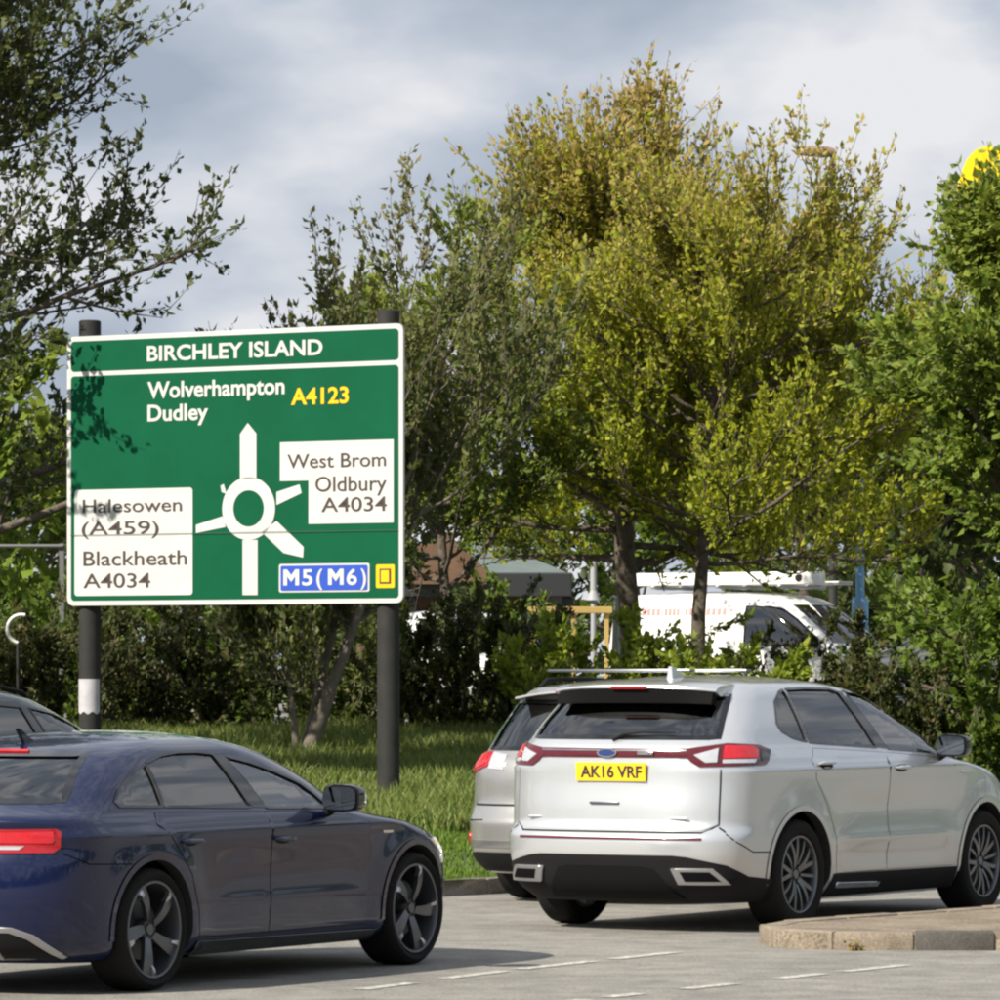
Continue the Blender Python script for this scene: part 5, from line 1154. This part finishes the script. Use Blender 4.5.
# weed at the foot of the island kerb
def weed():
    root = empty('weed', (2.19, 30.82, 0)); tag(root, 'small dry weed tuft growing at the foot of the island kerb', 'weed'); rs = np.random.RandomState(3); pos = rs.normal(0, .03, (60, 3)); pos[:, 2] = abs(pos[:, 2]) * .8; pos[:, 1] *= .4
    tubes([(curve((0, 0, 0), (rs.normal(0, .5), rs.normal(0, .3) - .2, 1), .07, rs, 4, 0, .15), np.linspace(.003, .001, 5), 3) for _ in range(8)], 'stems', M_bark_l, root)
    leaves(pos, rs.normal(0, 1, (60, 3)), .03, rs, 'foliage', leaf_mat('leaf_dry', [(.22, .17, .05), (.30, .20, .06), (.14, .15, .03)]), root)
weed()

# ------------------------------------------------------------------ street furniture and buildings beyond the hedge
M_bluepost = mat('pale_blue_paint', (0.16, 0.36, 0.62), 0.45, noise=(3, .6, (0.20, 0.41, 0.66)))
def street_lamp():
    d = 71.0; b = G(860, d); root = empty('blue_post', b); tag(root, 'pale blue post standing beyond the hedge right of the van', 'post')
    top = pix(860, 440, d).z - b[2]; hb = pix(860, 597, d).z - b[2]
    MB().lathe([(.0001, -.2), (.12, -.2), (.12, hb - .05), (.10, hb), (.0001, hb)], 20, 'z').build('post_base', M_bluepost, root, True, 40)
    MB().lathe([(.062, hb - .02), (.06, hb + .5), (.052, top), (.0001, top)], 16, 'z').build('post', M_bluepost, root, True, 40)
    MB().lathe([(.0001, top - .01), (.075, top - .01), (.085, top + .10), (.05, top + .16), (.0001, top + .17)], 16, 'z').build('post_cap', M_bluepost, root, True, 40)
    d = 76.0; b = G(833, d); root = empty('street_lamp', b); tag(root, 'grey street lamp whose lantern shows above the yellow-green trees', 'street lamp'); top = pix(0, 152, d).z - b[2]
    MB().lathe([(.0001, -.2), (.11, -.2), (.10, 1.4), (.07, 1.45), (.045, top - .03), (.0001, top - .03)], 16, 'z').build('post', M_post, root, True, 40)
    k = 12; V = []
    for x, ry, rz in [(.03, .05, .05), (-.08, .09, .085), (-.32, .13, .10), (-.50, .11, .08), (-.58, .04, .03)]: V += [(x, ry * math.cos(2 * math.pi * q / k), top + rz * math.sin(2 * math.pi * q / k)) for q in range(k)]
    F = [(i * k + q, i * k + (q + 1) % k, (i + 1) * k + (q + 1) % k, (i + 1) * k + q) for i in range(4) for q in range(k)] + [tuple(range(k))[::-1], tuple(4 * k + q for q in range(k))]
    h = mk('lantern', V, F, mat('lantern_shell', (.26, .17, .11), .5), root, True, 50)
    V = [(-.20, .10, top - .03), (-.20, -.10, top - .03), (-.55, -.08, top - .02), (-.55, .08, top - .02), (-.26, .07, top - .13), (-.26, -.07, top - .13), (-.50, -.06, top - .12), (-.50, .06, top - .12)]
    mk('lantern_bowl', V, [(4, 5, 6, 7), (0, 4, 7, 3), (1, 2, 6, 5), (0, 1, 5, 4), (3, 7, 6, 2)], mat('lantern_bowl', (.70, .66, .60), .3), h)
street_lamp()
def arch_sign():
    d = 96.0; b = (pix(976, 0, d).x + 1.0, d, 1.05); root = empty('arch_sign', b); tag(root, 'yellow arched sign top showing above the broad tree on the right', 'sign')
    z1 = pix(0, 147, d).z - b[2]; M_y = mat('arch_yellow', (.86, .62, .004), .4)
    x0 = pix(955, 0, d).x - b[0]
    for k in range(2):
        cx = x0 + .62 + k * 1.16; n = 28; V = []
        for i in range(n + 1):
            u = -1 + 2 * i / n; t = 1 - abs(u) ** 2.6
            x = cx + .52 * u; zz = z1 - 1.5 * (1 - t); w = .15
            V.append((x, zz, u))
        P = [(a - .0, c) for a, c, u in V]; pts = [(a, 0, c) for a, c in P]
        V2 = []; F = []
        for i, (a, _, c) in enumerate(pts):
            t = np.array(pts[min(i + 1, n)]) - np.array(pts[max(i - 1, 0)]); t = t / np.linalg.norm(t); nn = np.array([-t[2], 0, t[0]]) * .21
            for sx, y in ((1, -.1), (-1, -.1), (-1, .1), (1, .1)): V2.append((a + nn[0] * sx, y, c + nn[2] * sx - .21))
        for i in range(n):
            for j in range(4): F.append((i * 4 + j, i * 4 + (j + 1) % 4, i * 4 + 4 + (j + 1) % 4, i * 4 + 4 + j))
        F += [(3, 2, 1, 0), tuple(4 * n + j for j in range(4))]
        mk('arch', V2, F, M_y, root, True, 40)
    MB().box((x0 + 1.2, 0, z1 - 2.1), (2.9, .22, .5), 0, .02).build('sign_band', mat('sign_dark', (.03, .035, .03), .5), root)
    MB().lathe([(.0001, -.1), (.16, -.1), (.16, z1 - 2.3), (.0001, z1 - 2.3)], 16, 'z', (x0 + 1.2, 0, 0)).build('post', M_post, root, True, 40)
arch_sign()
def low_building():
    d = 108.0; sx = lambda p: (p - 500) / FOC * d; zz = lambda y: pix(0, y, d).z
    x0, x1 = sx(330), sx(572); g = 1.05; root = empty('low_building', ((x0 + x1) / 2, d + 4, g)); tag(root, 'low restaurant building with dark fascia and grey-green roof behind the trees', 'building')
    cx = 0; w = x1 - x0; ez = zz(597) - g; tz_ = zz(573) - g
    M_f = mat('dark_fascia', (.02, .022, .025), .5); M_rf = mat('grey_green_roof', (.10, .13, .125), .6, noise=(2, .6, (.13, .16, .15)))
    M_w = mat('brown_cladding', (.10, .055, .032), .8, noise=(3, .7, (.14, .08, .045))); M_gw = mat('dark_glazing', (.02, .025, .028), .08, coat=1)
    MB().box((0, .6, ez / 2), (w - 1.0, 6.8, ez), 0).build('wall', M_w, root)
    MB().box((0, 0, (ez + tz_) / 2), (w, 8.6, tz_ - ez), 0, .03).build('fascia', M_f, root)
    r = MB(); hw = w / 2 - .1; V = [(-hw, -4.2, tz_ + .003), (hw, -4.2, tz_ + .003), (hw, 4.2, tz_ + .003), (-hw, 4.2, tz_ + .003), (-hw + 1.6, -1.4, tz_ + .75), (hw - 1.6, -1.4, tz_ + .75), (hw - 1.6, 1.4, tz_ + .75), (-hw + 1.6, 1.4, tz_ + .75)]
    roof = mk('roof', V, [(0, 1, 5, 4), (1, 2, 6, 5), (2, 3, 7, 6), (3, 0, 4, 7), (4, 5, 6, 7), (3, 2, 1, 0)], M_rf, root)
    gx = sx(445) - (x0 + x1) / 2
    MB().prism([(-.8, 0), (.9, 0), (.9, .3), (-.1, 1.25), (-.8, .6)], -.1, .1, lambda u, v, t: (gx + u, -4.45 + t, tz_ - .25 + v)).build('gable', M_w, root)
    for px_ in (350, 412, 470, 530, 568): MB().box((sx(px_) - (x0 + x1) / 2, -3.9, ez / 2 - .003), (.26, .26, ez), 0, .02).build('column', M_f, root)
    for i in range(5):
        xx = -hw + .9 + i * (w - 1.6) / 5; o = MB().box((xx + .4, -2.83, ez * .5), (.85, .06, ez * .75), 0, .01).build('window', M_f, root); MB().box((xx + .4, -2.87, ez * .5), (.75, .03, ez * .68)).build('pane', M_gw, o)
low_building()
def small_bits():
    # white post with a flared foot, yellow rail, white cone
    M_w = mat('white_steel', (.30, .31, .32), .6); d = 74
    b = G(593.5, d); r = empty('white_post', b); tag(r, 'short white post with flared foot left of the thick trunk', 'post')
    top = pix(0, 558, d).z - b[2]; s = pix(0, 592, d).z - b[2]
    MB().lathe([(.0001, s), (.05, s), (.045, top), (.0001, top)], 14, 'z').build('post', M_w, r, True, 40); MB().lathe([(.0001, -.05), (.05, -.05), (.04, s - .14), (.11, s - .12), (.05, s + .02), (.0001, s + .02)], 16, 'z').build('foot', M_w, r, True, 40)
    d = 68; b = G(570, d); r = empty('yellow_rail', b); tag(r, 'yellow horizontal barrier rail behind the bright hedge', 'barrier'); zt = pix(0, 610, d).z - b[2]; M_y = mat('barrier_yellow', (.36, .25, .08), .6)
    MB().box((0, 0, zt), (1.15, .06, .09), 0, .01).build('rail', M_y, r)
    for x in (-.5, .05, .5): MB().box((x, .07, zt / 2), (.06, .06, zt), 0, .005).build('post', M_y, r)
    d = 60; b = G(616, d); r = empty('white_marker', b); tag(r, 'white tapered marker at the foot of the thick trunk', 'marker')
    h = pix(0, 596, d).z - b[2]; MB().lathe([(.0001, -.02), (.09, -.02), (.08, .3), (.025, h), (.0001, h)], 14, 'z').build('cone', M_w, r, True, 40); MB().box((0, 0, .01), (.34, .34, .03), 0, .005).build('foot', M_post, r)
    # rail fence left of the sign
    d = 60; r = empty('rail_fence', G(20, d)); tag(r, 'grey metal rail fence behind the left shrubs', 'fence'); bx, by, bz = r.location; M_g = mat('galvanised', (.15, .155, .155), .6, .3); zt = pix(0, 546, d).z - bz
    for z_ in (zt, zt * .55, .25): MB().tube([(-1.6, 0, z_), (.52, 0, z_)], .022, 8).build('rail', M_g, r, True, 50)
    for x in (-1.5, -.5, .5): MB().box((x, .05, zt / 2), (.06, .06, zt + .06), 0, .005).build('post', M_g, r)
    # pale curled hoop in the left shrub
    d = 52.4; b = G(13, d); r = empty('white_hoop', b); tag(r, 'pale curved pipe hoop poking out of the shrub at the left edge', 'pipe'); zc = pix(0, 629, d).z - b[2]
    pts = [(.09 + .15 * math.cos(R(a)), 0, zc + .15 * math.sin(R(a))) for a in np.linspace(75, 255, 14)]; MB().tube(pts, .018, 8).build('hoop', mat('hoop_white', (.7, .7, .68), .5), r, True, 50)
    MB().tube([pts[-1], (pts[-1][0], 0, zc - .5), (pts[-1][0], 0, -.1)], .018, 8).build('stem', M_post, r, True, 50)
small_bits()
